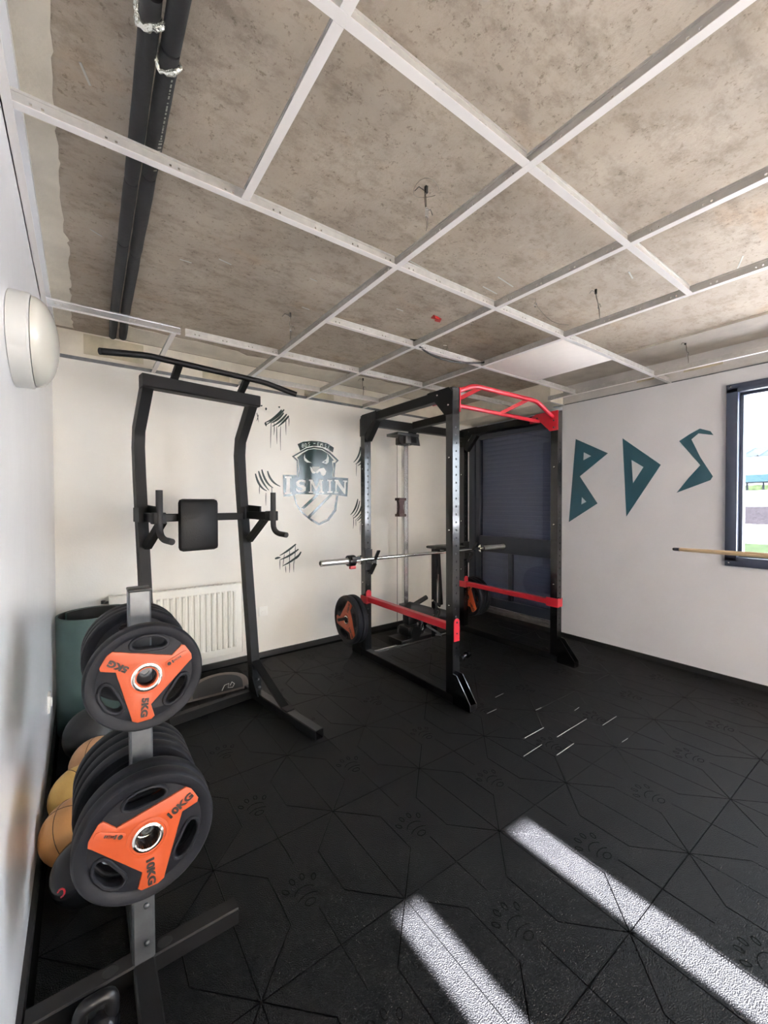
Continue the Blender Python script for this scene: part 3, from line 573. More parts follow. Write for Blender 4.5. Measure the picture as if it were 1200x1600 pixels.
hanger(2.03, 3.10, 'small hanger wire near the back wall above the claw marks', (.0, .0), False)
def ccentre(o): return centre(o)
def screw_eye(x, y, label):
    mb = MB().tube([(x, y, SLAB), (x, y, SLAB-.025)], .003, 8).tube([(x+.012*math.cos(u), y, SLAB-.036+.012*math.sin(u)) for u in [k*.5 for k in range(12)]], .003, 6).tube([(x, y, SLAB-.004), (x-.03, y+.01, SLAB-.006)], .002, 6)
    tag(centre(obj('ceiling_hook', mb, 'brushed')), label, 'hook')
screw_eye(1.91, 1.72, 'small shiny screw hook under the slab near the red tag'); screw_eye(2.02, 1.36, 'small screw hook with a thin looping wire, left of the dark hanger')
screw_eye(2.10, 2.12, 'small hook beside the black cable under the slab')
mb = MB().tube([Vector((2.02+.10*math.sin(u)+.02*u, 1.36-.02*u+.03*math.cos(u)*u, SLAB-.03-.05*u)) for u in [k*.14 for k in range(22)]], .0012, 5)
tag(centre(obj('thin_wire', mb, 'wire')), 'thin wire curling down past the white ceiling panel', 'wire')
mb = MB().prism([(0, 0), (.075, .01), (.10, .05), (.06, .055), (.05, .035), (.015, .04)], (1.70, 1.83, SLAB-.004), (1, 0, 0), (0, 1, 0), .003).prism([(.01, 0), (.05, 0), (.04, .02), (.012, .018)], (1.70, 1.83, SLAB-.02), (1, 0, 0), (0, .3, .95), .003)
tag(centre(obj('red_tag', mb, 'redtag')), 'torn dark red plastic tag under the slab', 'tag')
mb = MB().tube([(1.60, 1.93, H+.05), (1.63, 1.905, H+.045)]+arc3((1.635, 1.90, H+.02), (1.80, 1.90, H-.075), (2.205, 1.88, H+.02), 14)+[(2.235, 1.90, H+.045), (2.26, 1.93, H+.05)], .0055, 8)
tag(centre(obj('black_cable', mb, 'black')), 'black cable sagging between slab and ceiling grid', 'cable')

# ------------------------------------------------------------------ insulated pipes
def pipe(pts, r, label, collar_y, joints, printy=None):
    t = thing('insulated_pipe', label, 'pipe', (pts[0][0], pts[0][1], pts[0][2]), 0, 'black insulated pipes under the slab')
    P_ = [Vector(p) for p in pts]
    ys = [YR+.01]+joints+[P_[-1].y]
    def at(y_):
        for a, b in zip(P_[:-1], P_[1:]):
            if a.y <= y_ <= b.y: return a.lerp(b, (y_-a.y)/(b.y-a.y))
        return P_[-1]
    for a, b in zip(ys[:-1], ys[1:]):
        k = 10; pp = [at(a+.003+(b-a-.006)*i/k) for i in range(k+1)]
        rr = [r*(1+random.uniform(-.03, .03)) for _ in pp]; rr[0] *= .93; rr[-1] *= .93
        obj('insulation_sleeve', MB().tube(pp, rr, 18), 'pipe', t)
    e_ = P_[-1]; obj('pipe_end', MB().tube([e_+Vector((0, -.01, 0)), e_+Vector((0, .02, 0)), e_+Vector((0, .035, .01)), (e_.x, e_.y+.04, SLAB)], .009, 10), 'copper', t)
    c0 = at(collar_y); mb = MB(); pts_ = []; rr = []
    for i in range(26):
        u = 2*math.pi*i/26; pts_.append(c0+Vector(((r+.005)*math.cos(u), .012*math.sin(2*u)+random.uniform(-.004, .004), (r+.005)*math.sin(u)))); rr.append(random.uniform(.004, .0085))
    mb.tube(pts_, rr, 8, closed=True); obj('foil_collar', mb, 'tape', t)
    if printy:
        mb = MB(); yy = printy
        while yy < printy+.34:
            c1 = at(yy); a = R(-62); w_ = random.choice((.003, .006, .010)); hgt = .004 if yy < printy+.2 else .010
            mb.box(-w_/2, 0, 0, 0, 0, 0) if False else None
            q = c1+Vector((math.cos(a)*(r+.0008), 0, math.sin(a)*(r+.0008))); tn = Vector((-math.sin(a), 0, math.cos(a)))
            mb.beam(q-tn*hgt/2, q+tn*hgt/2, w_, .0008, up=(math.cos(a), 0, math.sin(a))); yy += w_+random.choice((.004, .009))
        obj('printed_marking', mb, 'print', t)['kind'] = 'stuff'
pipe([(.128, YR, 2.338), (.130, .9, 2.338), (.142, 1.4, 2.340), (.158, 2.7, 2.345), (.170, 3.18, 2.345)], .0215, 'left one of the two black insulated pipes', 1.055, [1.0, 1.62, 2.02])
pipe([(.174, YR, 2.338), (.178, .9, 2.338), (.187, 1.4, 2.340), (.208, 2.7, 2.345), (.224, 3.16, 2.345)], .0225, 'right one of the two black insulated pipes, with pale print', 1.135, [1.1, 1.56, 2.08], 1.16)

# ------------------------------------------------------------------ bulkhead lamp, wall sockets
lp = thing('wall_lamp', 'oval off white bulkhead lamp high on the left wall', 'lamp', (XL, 1.47, 1.70))
def oval(mb, prof, n_=40, ax=.165, az=.118):
    v = []
    for s_, x_ in prof:
        for k in range(n_):
            t = 2*math.pi*k/n_; v.append((XL+x_, 1.47+ax*s_*math.cos(t), 1.70+az*s_*math.sin(t)))
    fcs = [(i*n_+k, i*n_+(k+1) % n_, (i+1)*n_+(k+1) % n_, (i+1)*n_+k) for i in range(len(prof)-1) for k in range(n_)]
    mb.add(v, fcs, 0, True); return mb
obj('housing', oval(MB(), [(.001, 0.001), (1, 0.001), (1.0, .038), (.97, .043), (.001, .044)]), 'lampb', lp)
obj('diffuser', oval(MB(), [(.955, .0445)]+[(.955*math.cos(R(a)), .045+.052*math.sin(R(a))) for a in range(0, 90, 9)]+[(.001, .097)]), 'lamp', lp)
obj('screw', MB().lathe([(.0001, 0), (.004, 0), (.004, .004), (.0001, .005)], (XL+.075, 1.37, 1.715), (1, -.4, .1), 10), 'steel', lp)
sk = thing('wall_socket', 'square white socket on the back wall beside the radiator', 'socket', (1.204, yb(1.204), .345))
c1 = bpt(1.204, .382, .0)
obj('plate', MB().cbox(1.166, c1.y-.010, .344, 1.242, c1.y+.002, .420, .003), 'plastic', sk)
obj('outlet', MB().lathe([(.021, .0005), (.020, .003), (.017, .003), (.017, -.004), (.0001, -.004)], (1.204, c1.y-.010, .382), (0, -1, 0), 20), 'plastic', sk)
obj('pin_hole', MB().lathe([(.0001, .0), (.0032, .0), (.0032, .002), (.0001, .002)], (1.196, c1.y-.008, .382), (0, -1, 0), 8).lathe([(.0001, 0), (.0032, 0), (.0032, .002), (.0001, .002)], (1.212, c1.y-.008, .382), (0, -1, 0), 8), 'black', sk)
sk = thing('wall_socket', 'white socket low on the left wall, seen edge on', 'socket', (XL, 2.50, .29))
obj('plate', MB().cbox(XL-.001, 2.46, .295, XL+.010, 2.54, .375, .003), 'plastic', sk)
obj('outlet', MB().lathe([(.021, .0005), (.020, .006), (.017, .006), (.017, .002), (.0001, .002)], (XL+.010, 2.50, .335), (1, 0, 0), 20), 'plastic', sk)

# ------------------------------------------------------------------ radiator
rd = thing('radiator', 'cream ribbed panel radiator low on the back wall', 'radiator', (.58, 3.26, .10))
x0, x1, z0, z1, yf = .14, 1.00, .115, .66, 3.255
obj('front_panel', MB().cbox(x0, yf+.012, z0, x1, yf+.024, z1-.012, .003), 'radi', rd)
k = 0; x = x0+.03
while x < x1-.045:
    mb = MB().add([(x, yf+.013, z0+.05), (x+.007, yf, z0+.06), (x+.021, yf, z0+.06), (x+.028, yf+.013, z0+.05), (x, yf+.013, z1-.055), (x+.007, yf, z1-.065), (x+.021, yf, z1-.065), (x+.028, yf+.013, z1-.055)],
        [(0, 1, 5, 4), (1, 2, 6, 5), (2, 3, 7, 6), (0, 3, 2, 1), (4, 5, 6, 7)]); obj('rib', mb, 'radi', rd); x += .040
obj('back_panel', MB().cbox(x0, yf+.058, z0, x1, yf+.068, z1-.012, .003), 'radi', rd)
mb = MB().box(x0, yf+.010, z1-.012, x1, yf+.070, z1-.004); 
for i in range(26): mb.box(x0+.015+i*.032, yf+.018, z1-.004, x0+.025+i*.032, yf+.062, z1-.0005)
obj('top_grille', mb, 'radi', rd)['kind'] = 'stuff'
obj('side_panel', MB().cbox(x0-.006, yf+.008, z0, x0, yf+.072, z1-.003, .002), 'radi', rd); obj('side_panel', MB().cbox(x1, yf+.008, z0, x1+.006, yf+.072, z1-.003, .002), 'radi', rd)
obj('valve', MB().tube([(x0-.006, yf+.04, z1-.04), (x0-.03, yf+.04, z1-.04)], .009, 10).lathe([(.013, 0), (.013, .02), (.0001, .02)], (x0-.035, yf+.04, z1-.045)), 'wiredk', rd)
obj('wall_bracket', MB().box(.3, yf+.066, .3, .33, yb(.3), .5).box(.85, yf+.066, .3, .88, yb(.85), .5), 'radi', rd)

# ------------------------------------------------------------------ painted marks on the walls
def bwall(pts, off): return [bpt(x, z, off) for x, z in pts]
def flat_b(mb, pts, off, th=.0006):
    """thin coat of paint lying on the back wall"""
    a = bwall(pts, off); b = bwall(pts, off+th); n_ = len(pts)
    return mb.add(a+b, [tuple(range(n_-1, -1, -1)), tuple(range(n_, 2*n_))]+[(i, (i+1) % n_, n_+(i+1) % n_, n_+i) for i in range(n_)])
cr = thing('painted_crest', 'dark green big cat shield emblem reading ISMIN painted on the back wall', 'wall painting', bpt(1.69, 1.08))
for nm, ks, mt, off in (('shield_outline', ('rim', 'band1', 'band2'), 'paint', .0003), ('hood', ('cowl',), 'paint', .0003), ('cat_head', ('head',), 'paint', .0010), ('name_banner', ('block',), 'paint', .0017), ('top_banner', ('banner',), 'paint', .0017)):
    mb = MB()
    for k_ in ks: flat_b(mb, PAINT[k_], off)
    obj(nm, mb, mt, cr)
mb = MB()
for k_ in ('eye_r', 'eye_l', 'muz_l', 'muz_r'): flat_b(mb, PAINT[k_], .0017)
obj('eyes_and_muzzle', mb, 'neg', cr)
mb = MB(); flat_b(mb, PAINT['eye_ri'], .0024); obj('pupil', mb, 'paint', cr)
mb = MB(); flat_b(mb, PAINT['nose'], .0017); obj('nose', mb, 'grey', cr)
for k_ in ('I1', 'S', 'M', 'I2', 'N'):
    mb = MB(); flat_b(mb, PAINT[k_], .0024); obj('letter', mb, 'neg', cr)
def ribbon(mb, pts, w0, w1, off, taper=True):
    P_ = [Vector((p[0], p[1])) for p in pts]; L = len(P_); l = []; r_ = []
    for i, p in enumerate(P_):
        d = (P_[min(i+1, L-1)]-P_[max(i-1, 0)]).normalized(); s_ = Vector((-d.y, d.x)); t = i/(L-1); w_ = w0*(1-t)+w1*t
        if taper: w_ *= (.25+.75*math.sin(math.pi*(.1+.85*t)))
        l.append(p+s_*w_/2); r_.append(p-s_*w_/2)
    flat_b(mb, [tuple(q) for q in l+r_[::-1]], off)
mb = MB()
for p in PAINT['letters']: ribbon(mb, p, .0055, .0055, .0024, False)
flat_b(mb, PAINT['dot'], .0024)
obj('lettering', mb, 'neg', cr)
def refine(p, k=4):
    a, b, c_ = [Vector(q) for q in p[:3]] if len(p) == 3 else (Vector(p[0]), (Vector(p[0])+Vector(p[-1]))/2, Vector(p[-1]))
    m2 = b*2-(a+c_)/2
    return [tuple(a*(1-t)**2+m2*2*t*(1-t)+c_*t*t) for t in [i/8 for i in range(9)]]
CL = ['dripping claw slashes high on the back wall, left above the crest', 'pale claw slashes on the back wall left of the crest', 'crossed claw scratches low on the back wall, below the crest', 'short claw slashes beside the rack, right of the crest top', 'thick claw slashes beside the rack, right of the crest shield', 'few paint flecks beside the top of the pull-up tower']
for lab, cl in zip(CL, PAINT['claws']):
    mb = MB()
    for s_ in cl:
        q = refine(s_); vert = abs(q[0][0]-q[-1][0]) < .03*1 and abs(q[0][1]-q[-1][1]) > .05
        ribbon(mb, q, .0075 if vert else .021, .005 if vert else .014, .0003)
        if not vert and 'beside the rack' in lab: ribbon(mb, [(p_[0]+.022, p_[1]-.018) for p_ in q], .016, .008, .0004)
    o = obj('paint_flecks' if 'flecks' in lab else 'claw_mark', mb, 'paintm'); centre(o)
    if 'flecks' in lab: tag(o, lab, 'wall painting'); o['kind'] = 'stuff'
    else: tag(o, lab, 'wall painting', 'claw marks painted on the back wall')
for nm, out, holes, lab in (('B', PAINT['B'], PAINT['Bh'], 'angular teal letter B painted on the right wall'), ('D', PAINT['D'], PAINT['Dh'], 'angular teal letter D painted on the right wall'), ('S', PAINT['S3'], [], 'angular teal letter S painted beside the window')):
    me = curve_mesh([out]+holes, .0004)
    mt_ = Matrix(((0, 0, -1, XR-.0006), (1, 0, 0, 0), (0, 1, 0, 0), (0, 0, 0, 1)))
    mb = MB().mesh_in(me, mt_); o = obj('painted_letter', mb, 'teal'); centre(o); tag(o, lab, 'wall lettering')
PS = {}
# ------------------------------------------------------------------ weight plates (face towards -Y, centred on the origin)
def make_plate(r, t, txt, mirror, rot):
    root = thing('weight_plate', '', 'weight plate')
    rx = Matrix(((1, 0, 0, 0), (0, 0, -1, 0), (0, 1, 0, 0), (0, 0, 0, 1)))    # xy plane -> xz plane, +z -> -Y
    sg = -1 if mirror else 1
    def P_(rr, deg): a = R(rot+deg); return (r*rr*math.cos(a), r*rr*math.sin(a))
    # rubber rim
    pr = [(r*.80, -t*.34), (r*.86, -t*.5), (r*.96, -t*.5), (r*.99, -t*.40), (r, -t*.25), (r, t*.25), (r*.99, t*.40), (r*.96, t*.5), (r*.86, t*.5), (r*.80, t*.34)]
    obj('rim', MB().lathe(pr, (0, 0, 0), (0, 1, 0), 56, closed=True), 'prub', root, False)
    # web with three grip openings
    holes = [circle(r*.17, 24)]
    for k in range(3):
        h = []; th = 60+120*k
        for a in range(0, 360, 20):
            u = math.cos(R(a)); v_ = math.sin(R(a)); u = math.copysign(abs(u)**.75, u)
            h.append(P_(.655+.115*v_, th+u*25))
        holes.append(h)
    me = curve_mesh([circle(r*.835, 56)]+holes, t*.26, .003)
    obj('web', MB().mesh_in(me, rx), 'prub', root, False)
    # raised grip lips
    for k in range(3):
        th = 60+120*k; pts = []
        for a in range(0, 360, 20):
            u = math.cos(R(a)); v_ = math.sin(R(a)); u = math.copysign(abs(u)**.75, u); q = P_(.655+.135*v_, th+u*28); pts.append((q[0], -t*.36, q[1]))
        obj('grip_lip', MB().tube(pts, .0045, 8, closed=True), 'prub', root, False)
    star = []
    for k in range(3):
        b = -120*k*sg
        seq = [(.54, 12*sg), (.78, 14*sg), (.82, 10*sg), (.835, -6*sg), (.81, -13*sg), (.76, -15*sg)]
        star += [P_(q, b+a) for q, a in seq]
    me = curve_mesh([star, circle(r*.17, 24)], t*.15, .002)
    obj('painted_star', MB().mesh_in(me, rx @ Matrix.Translation((0, 0, t*.25))), 'orange', root, False)
    obj('hub_ring', MB().lathe([(r*.30, -t*.41), (r*.30, -t*.47), (r*.26, -t*.49), (r*.25, -t*.42)], (0, 0, 0), (0, 1, 0), 36), 'orange', root, False)
    rb = .0255
    obj('steel_bush', MB().lathe([(rb, -t*.5), (rb+.003, -t*.53), (rb+.008, -t*.49), (rb+.008, t*.49), (rb, t*.5)], (0, 0, 0), (0, 1, 0), 36, closed=True), 'chrome', root, False)
    # lettering runs outwards along two arms
    me = text_mesh(txt, r*.150, .0006, bold=.0010)
    for v_ in me.vertices: v_.co.x *= 1.28
    angs = [-120*k*sg for k in range(3)]
    for th in angs[:2] if not mirror else angs[:1]+angs[2:]:
        pass
    order = TXT_ARMS[txt]
    for th in order:
        mb = MB(); a = R(rot+th); c_ = (math.cos(a)*r*.56, math.sin(a)*r*.56)
        loc = Matrix.Translation((c_[0], c_[1], t*.40+.0029)) @ Matrix.Rotation(a, 4, 'Z'); mb.mesh_in(me, rx @ loc)
        obj('weight_number', mb, 'ink', root, False)
    lg = [q for q in (0, 120, 240) if q not in order][0]; a = R(rot+lg)
    base = Matrix.Rotation(a, 4, 'Z')
    cap = [(r*.38, -r*.06), (r*.74, -r*.06), (r*.78, -r*.03), (r*.78, r*.03), (r*.74, r*.06), (r*.38, r*.06), (r*.35, r*.03), (r*.35, -r*.03)]
    me = curve_mesh([cap], .0012, .0006); obj('badge', MB().mesh_in(me, rx @ Matrix.Translation((0, 0, t*.40+.0022)) @ base), 'orange', root, False)
    mb = MB(); me = curve_mesh([circle(r*.035, 16, r*.42, 0)], .0005); mb.mesh_in(me, rx @ Matrix.Translation((0, 0, t*.40+.0046)) @ base)
    xx = r*.475
    for w_, h_ in ((.030, .06), (.016, .035), (.016, .035), (.008, .05), (.008, .05), (.016, .035), (.020, .04)):
        me = curve_mesh([[(xx, -r*h_*.5), (xx+r*w_, -r*h_*.5), (xx+r*w_, r*h_*.5), (xx, r*h_*.5)]], .0005); mb.mesh_in(me, rx @ Matrix.Translation((0, 0, t*.40+.0046)) @ base); xx += r*(w_+.010)
    obj('badge_print', mb, 'ink', root, False)['kind'] = 'stuff'
    return root
TXT_ARMS = {'5KG': (120, 240), '10KG': (0, 240)}
# ------------------------------------------------------------------ plate tree
PX, PY = .119, 1.275
tr = thing('plate_tree', 'upright grey steel plate tree with black cross base by the left wall', 'plate rack', (PX, PY, 0))
obj('post', MB().beam((PX, PY, .052), (PX, PY, 1.035), .052, .052, up=(0, 1, 0)), 'steel', tr)
obj('post_cap', MB().cbox(PX-.027, PY-.027, 1.035, PX+.027, PY+.027, 1.043, .003), 'black', tr)
obj('sticker', MB().box(PX-.020, PY-.0268, .735, PX+.020, PY-.0262, .745), 'white', tr)
b1 = MB().beam((-.125, PY, .026), (.365, PY, .026), .05, .05); obj('base_tube', b1, 'steel_dark', tr)
obj('base_tube', MB().beam((PX, PY-.027, .026), (PX, PY-.52, .026), .05, .05), 'steel_dark', tr); obj('base_tube', MB().beam((PX, PY+.027, .026), (PX, PY+.25, .026), .05, .05), 'steel_dark', tr)
for xx in (PX-.075, PX+.052): obj('peg_hole', MB().lathe([(.016, .0505), (.016, .0520), (.0185, .0520), (.0185, .0505)], (xx, PY, 0), n=20).lathe([(.0001, .0512), (.016, .0512)], (xx, PY, 0), n=20), 'black', tr)
obj('bolt', MB().lathe([(.0001, 0), (.007, 0), (.007, .006), (.0001, .007)], (PX+.006, PY-.026, .10), (0, -1, 0), 6).lathe([(.0001, 0), (.007, 0), (.007, .006), (.0001, .007)], (PX+.006, PY-.026, .20), (0, -1, 0), 6), 'steel', tr)
ZU, ZL, ZR = .858, .472, .455
for z_, zr_ in ((ZU, ZU), (ZL, ZR)):
    obj('peg', MB().tube([(PX, PY-.026, z_), (PX, PY-.118, z_)], .0125, 16).lathe([(.0125, 0), (.0140, .001), (.0140, .006), (.009, .007), (.009, -.02)], (PX, PY-.118, z_), (0, -1, 0), 20), 'steel', tr)
    obj('peg', MB().tube([(PX, PY+.026, zr_), (PX, PY+.26, zr_)], .0125, 16), 'brushed', tr)
R5, R10 = .128, .151
p5 = make_plate(R5, .036, '5KG', False, 25)
p10 = make_plate(R10, .042, '10KG', True, 33)
drop = .0255-.0125
def place(proto, first, x, y, z, label, rz=0, group=None):
    if first: proto.location = (x, y, z); proto.rotation_euler = (0, 0, rz); proto['label'] = label; proto['group'] = group; return proto
    return dup(proto, (x, y, z), label, group, (0, 0, rz))
place(p5, True, PX+.002, PY-.115, ZU-drop, 'front 5KG plate with orange star on the upper peg', R(2), 'plates on the plate tree')
place(p10, True, PX, PY-.120, ZL-drop, 'front 10KG plate with orange star on the lower peg', R(0), 'plates on the plate tree')
place(p10, False, PX+.002, PY-.074, ZL-drop, 'second 10KG plate close behind the front one on the lower peg', 0, 'plates on the plate tree')
NM = ['first', 'second', 'third', 'fourth']
for k in range(3): place(p5, False, PX, PY+.075+.040*k, ZU-drop, NM[k]+' black plate behind the post on the upper peg', R(180), 'plates on the plate tree')
for k in range(4): place(p10, False, PX, PY+.060+.046*k, ZR-drop, NM[k]+' black plate behind the post on the lower peg', R(180), 'plates on the plate tree')

# ------------------------------------------------------------------ balls and kettlebells by the left wall
def ball(x, y, r_, m_, label, name='medicine_ball', tilt=.4, z=None, ns=2):
    z = r_ if z is None else z
    o = thing(name, label, 'ball', (x, y, z-r_))
    obj('shell', MB().lathe([(max(.0005, r_*math.sin(R(a))), -r_*math.cos(R(a))) for a in range(0, 181, 9)], (x, y, z), n=36), m_, o)
    for q in (Vector((math.sin(tilt), math.cos(tilt), .2)), Vector((math.cos(tilt), -math.sin(tilt), .5)), Vector((.3, .2, 1)))[:ns if name == 'medicine_ball' else 0]:
        q.normalize(); a = q.orthogonal().normalized(); b = q.cross(a)
        obj('seam', MB().tube([Vector((x, y, z))+(a*math.cos(u)+b*math.sin(u))*(r_+.0002) for u in [k*2*math.pi/40 for k in range(40)]], .0012, 5, closed=True), 'seam', o)
ball(-.034, 1.83, .105, 'tan', 'tan leather ball on the floor, nearest of the three tan balls')
ball(-.020, 2.05, .105, 'yellow', 'yellowish tan ball on the floor, middle of the three tan balls', tilt=1.1, ns=1)
ball(.040, 2.26, .105, 'brown', 'brown worn ball with curved seams, farthest of the three tan balls', tilt=2.0)
ball(.030, 2.52, .125, 'ballk', 'large black ball on the floor behind the tan balls', 'exercise_ball')
def kettlebell(x, y, r_, label, rz=0, emblem=True):
    o = thing('kettlebell', label, 'kettlebell', (x, y, 0), rz)
    obj('body', MB().lathe([(.0005, 0), (r_*.6, .0), (r_*.72, .006)]+[(r_*math.cos(R(a)), r_*.85+r_*math.sin(R(a))) for a in range(-45, 86, 10)]+[(.0005, r_*1.85)], (x, y, 0), n=32), 'gloss', o)
    w_ = r_*.62; zz = r_*1.45
    h = [Vector((x-w_, y, zz)), Vector((x-w_*1.05, y, zz+r_*.6))]+arc3((x-w_*1.05, y, zz+r_*.6), (x-w_, y, zz+r_*1.05), (x-w_*.4, y, zz+r_*1.05), 5)[1:]+arc3((x+w_*.4, y, zz+r_*1.05), (x+w_, y, zz+r_*1.05), (x+w_*1.05, y, zz+r_*.6), 5)+[Vector((x+w_, y, zz))]
    obj('handle', MB().tube(h, .015, 12), 'steel_dark', o)
    if emblem:
        mb = MB()
        for a, b, c_, d in ((-.022, -.02, -.012, .02), (.012, -.02, .022, .02), (-.022, -.026, .022, -.014)): mb.box(x+a, y-r_-.001, r_*.85+b, x+c_, y-r_+.004, r_*.85+d)
        obj('emblem', mb, 'orange', o)
ball(.0, 1.625, .098, 'gloss', 'glossy black ball with small red mark, beside the front tan ball', 'slam_ball')
o = [q for q in bpy.data.objects if q.name.startswith('slam_ball')][0]
mb = MB()
for k in range(9):
    a = R(60+240*k/8)
    u = Vector((-.35, -.92, .12)).normalized(); e1_ = u.orthogonal().normalized(); e2_ = u.cross(e1_)
    p = Vector((.0, 1.625, .098))+(u+(e1_*math.cos(a)+e2_*math.sin(a)*.7)*.16-e2_*.25+e1_*.30).normalized()*.0985; mb.v.append(p)
pt = mb.v[:]; mb = MB().tube(pt, .0025, 6); obj('emblem', mb, 'red', o)
kettlebell(.012, 1.15, .048, 'small glossy black kettlebell on the floor in the bottom left corner', emblem=False)

# ------------------------------------------------------------------ rolled mat
ro = thing('rolled_mat', 'dark green exercise mat rolled up and standing in the corner', 'mat', (.045, 2.93, 0))
pts = []; N_ = 96
for i in range(N_+1):
    u = i/N_; a = R(35)+u*2*math.pi*1.32; rr = .182-.028*u
    if u < .06: rr += .02*(1-u/.06)
    pts.append((.050+rr*math.cos(a), 2.92+rr*math.sin(a)*.98))
def sheet(mb, pts, t, z0, z1, mi_out, mi_in):
    P_ = [Vector((*p, 0)) for p in pts]; o_, i_ = [], []
    for k, p in enumerate(P_):
        d = (P_[min(k+1, len(P_)-1)]-P_[max(k-1, 0)]).normalized(); s_ = Vector((d.y, -d.x, 0)); o_.append(p+s_*t/2); i_.append(p-s_*t/2)
    for L_, mi in ((o_, mi_out), (i_, mi_in)):
        v = [q+Vector((0, 0, z0)) for q in L_]+[q+Vector((0, 0, z1)) for q in L_]; n_ = len(L_)
        mb.add(v, [(k, k+1, n_+k+1, n_+k) for k in range(n_-1)], mi, True)
    for z in (z0, z1):
        v = [q+Vector((0, 0, z)) for q in o_+i_]; n_ = len(o_); mb.add(v, [(k, k+1, n_+k+1, n_+k) for k in range(n_-1)], mi_out)
    for k in (0, -1): mb.add([o_[k]+Vector((0, 0, z0)), i_[k]+Vector((0, 0, z0)), i_[k]+Vector((0, 0, z1)), o_[k]+Vector((0, 0, z1))], [(0, 1, 2, 3)], mi_out)
mb = MB(); sheet(mb, pts, .010, 0, .645, 0, 1); obj('mat_sheet', mb, ['matg', 'matb'], ro)

# ------------------------------------------------------------------ half-round bag behind the tower foot
bg_ = thing('half_round_bag', 'black half-round bag with taupe edge behind the tower foot', 'bag', (.70, 2.98, 0))
D = [(-.20, .0)]+[(-.20*math.cos(R(a))-.0, .05+.085*math.sin(R(a))) for a in range(0, 181, 12)]+[(.20, .0)]
Di = [(x_*.80, .012+(z_-.0)*.80) for x_, z_ in D]
tilt = Vector((0, .45, .9)).normalized()
obj('edge_band', MB().prism(D, (.72, 2.86, .002), (1, 0, 0), tilt, -.115), 'bagedge', bg_)
obj('front_panel', MB().prism(Di, (.72, 2.8585, .003), (1, 0, 0), tilt, .004), 'bag', bg_)
mb = MB(); sc = [(0, .02), (.02, .05), (.05, .055), (.04, .03), (.07, .025), (.085, .045), (.07, .06), (.055, .04)]
mb.tube([Vector((.74, 2.852, .006))+Vector((1, 0, 0))*a+tilt*b for a, b in sc], .0022, 6); obj('white_scribble', mb, 'scuff', bg_)

# ------------------------------------------------------------------ pull-up / dip tower
TW = thing('pull_up_tower', 'black pull-up and dip tower with back pad in front of the radiator', 'exercise tower', (.905, 2.68, 0), R(9))
F = FR[TW.name]
def tw(x, u, z): return F @ Vector((x, -u, z))
Wd = .615; s_ = .055
for sx, nm in ((0, 'upright'), (-Wd, 'upright')):
    prof = [(0.0, .05), (-.185, 1.42), (-.20, 1.60), (-.185, 1.70), (-.01, 1.935)]
    mb = MB(); up = (F.to_3x3() @ Vector((1, 0, 0)))
    pp = [tw(sx, u, z) for u, z in prof]
    # swept square tube
    vs_ = []
    for i, p in enumerate(pp):
        a = pp[max(i-1, 0)]; b = pp[min(i+1, len(pp)-1)]; d = (b-a).normalized(); x_ = up.normalized(); y_ = d.cross(x_).normalized()
        for q in ((-1, -1), (1, -1), (1, 1), (-1, 1)): vs_.append(p+x_*q[0]*s_/2+y_*q[1]*s_*.55)
    fc = [(i*4+k, i*4+(k+1) % 4, (i+1)*4+(k+1) % 4, (i+1)*4+k) for i in range(len(pp)-1) for k in range(4)]+[(3, 2, 1, 0), tuple(range(len(pp)*4-4, len(pp)*4))]
    mb.add(vs_, fc); obj('upright', mb, 'tower', TW)
    obj('foot', MB().beam(tw(sx, -.10, .03), tw(sx, .70, .03), .055, .055, hollow=.003), 'steel_dark' if sx == 0 else 'tower', TW)
    obj('brace', MB().beam(tw(sx, -.035, .26), tw(sx, .36, .058), .05, .012).beam(tw(sx, .36, .062), tw(sx, .42, .062), .05, .008), 'tower', TW)
    obj('gusset_plate', MB().prism([(-.02, .05), (.10, .05), (-.02, .22)], tw(sx+(-.033 if sx else -.033), 0, 0), F.to_3x3() @ Vector((0, -1, 0)), (0, 0, 1), .006), 'tower', TW)
    obj('bolt', MB().lathe([(.0001, 0), (.008, 0), (.008, .006), (.0001, .007)], tw(sx, .05, .085), F.to_3x3() @ Vector((0, -1, .3)), 6).lathe([(.0001, 0), (.008, 0), (.008, .006), (.0001, .007)], tw(sx, .03, .13), F.to_3x3() @ Vector((0, -1, .3)), 6), 'steel', TW)
obj('floor_crossbar', MB().beam(tw(-Wd+.03, -.02, .03), tw(-.03, -.02, .03), .05, .05), 'tower', TW)
obj('top_crossbar', MB().beam(tw(-Wd-.034, -.005, 1.935), tw(.034, -.005, 1.935), .075, .07), 'tower', TW)
for a in (-.485, -.09): obj('bar_arm', MB().beam(tw(a, -.0, 1.965), tw(a+.0, .09, 2.035), .035, .035, up=(1, 0, 0)), 'tower', TW)
BZ = 2.042
bp = [tw(-.865, .16, BZ-.05), tw(-.67, .105, BZ-.005), tw(-.63, .10, BZ), tw(-.02, .10, BZ), tw(.04, .105, BZ-.005), tw(.215, .17, BZ-.055)]
obj('pull_up_bar', MB().tube(bp, .0165, 14), 'tower', TW)
obj('mid_crossbar', MB().beam(tw(-Wd+.02, -.10, 1.19), tw(-.02, -.10, 1.19), .045, .045), 'tower', TW)
pad = MB().cbox(-.115, -.028, -.155, .115, .028, .155, .024)
pad.v = [F @ Vector((v.x-.335, v.y+.05, v.z+1.145)) for v in pad.v]
obj('back_pad', pad, 'pad', TW)
DZ = 1.195
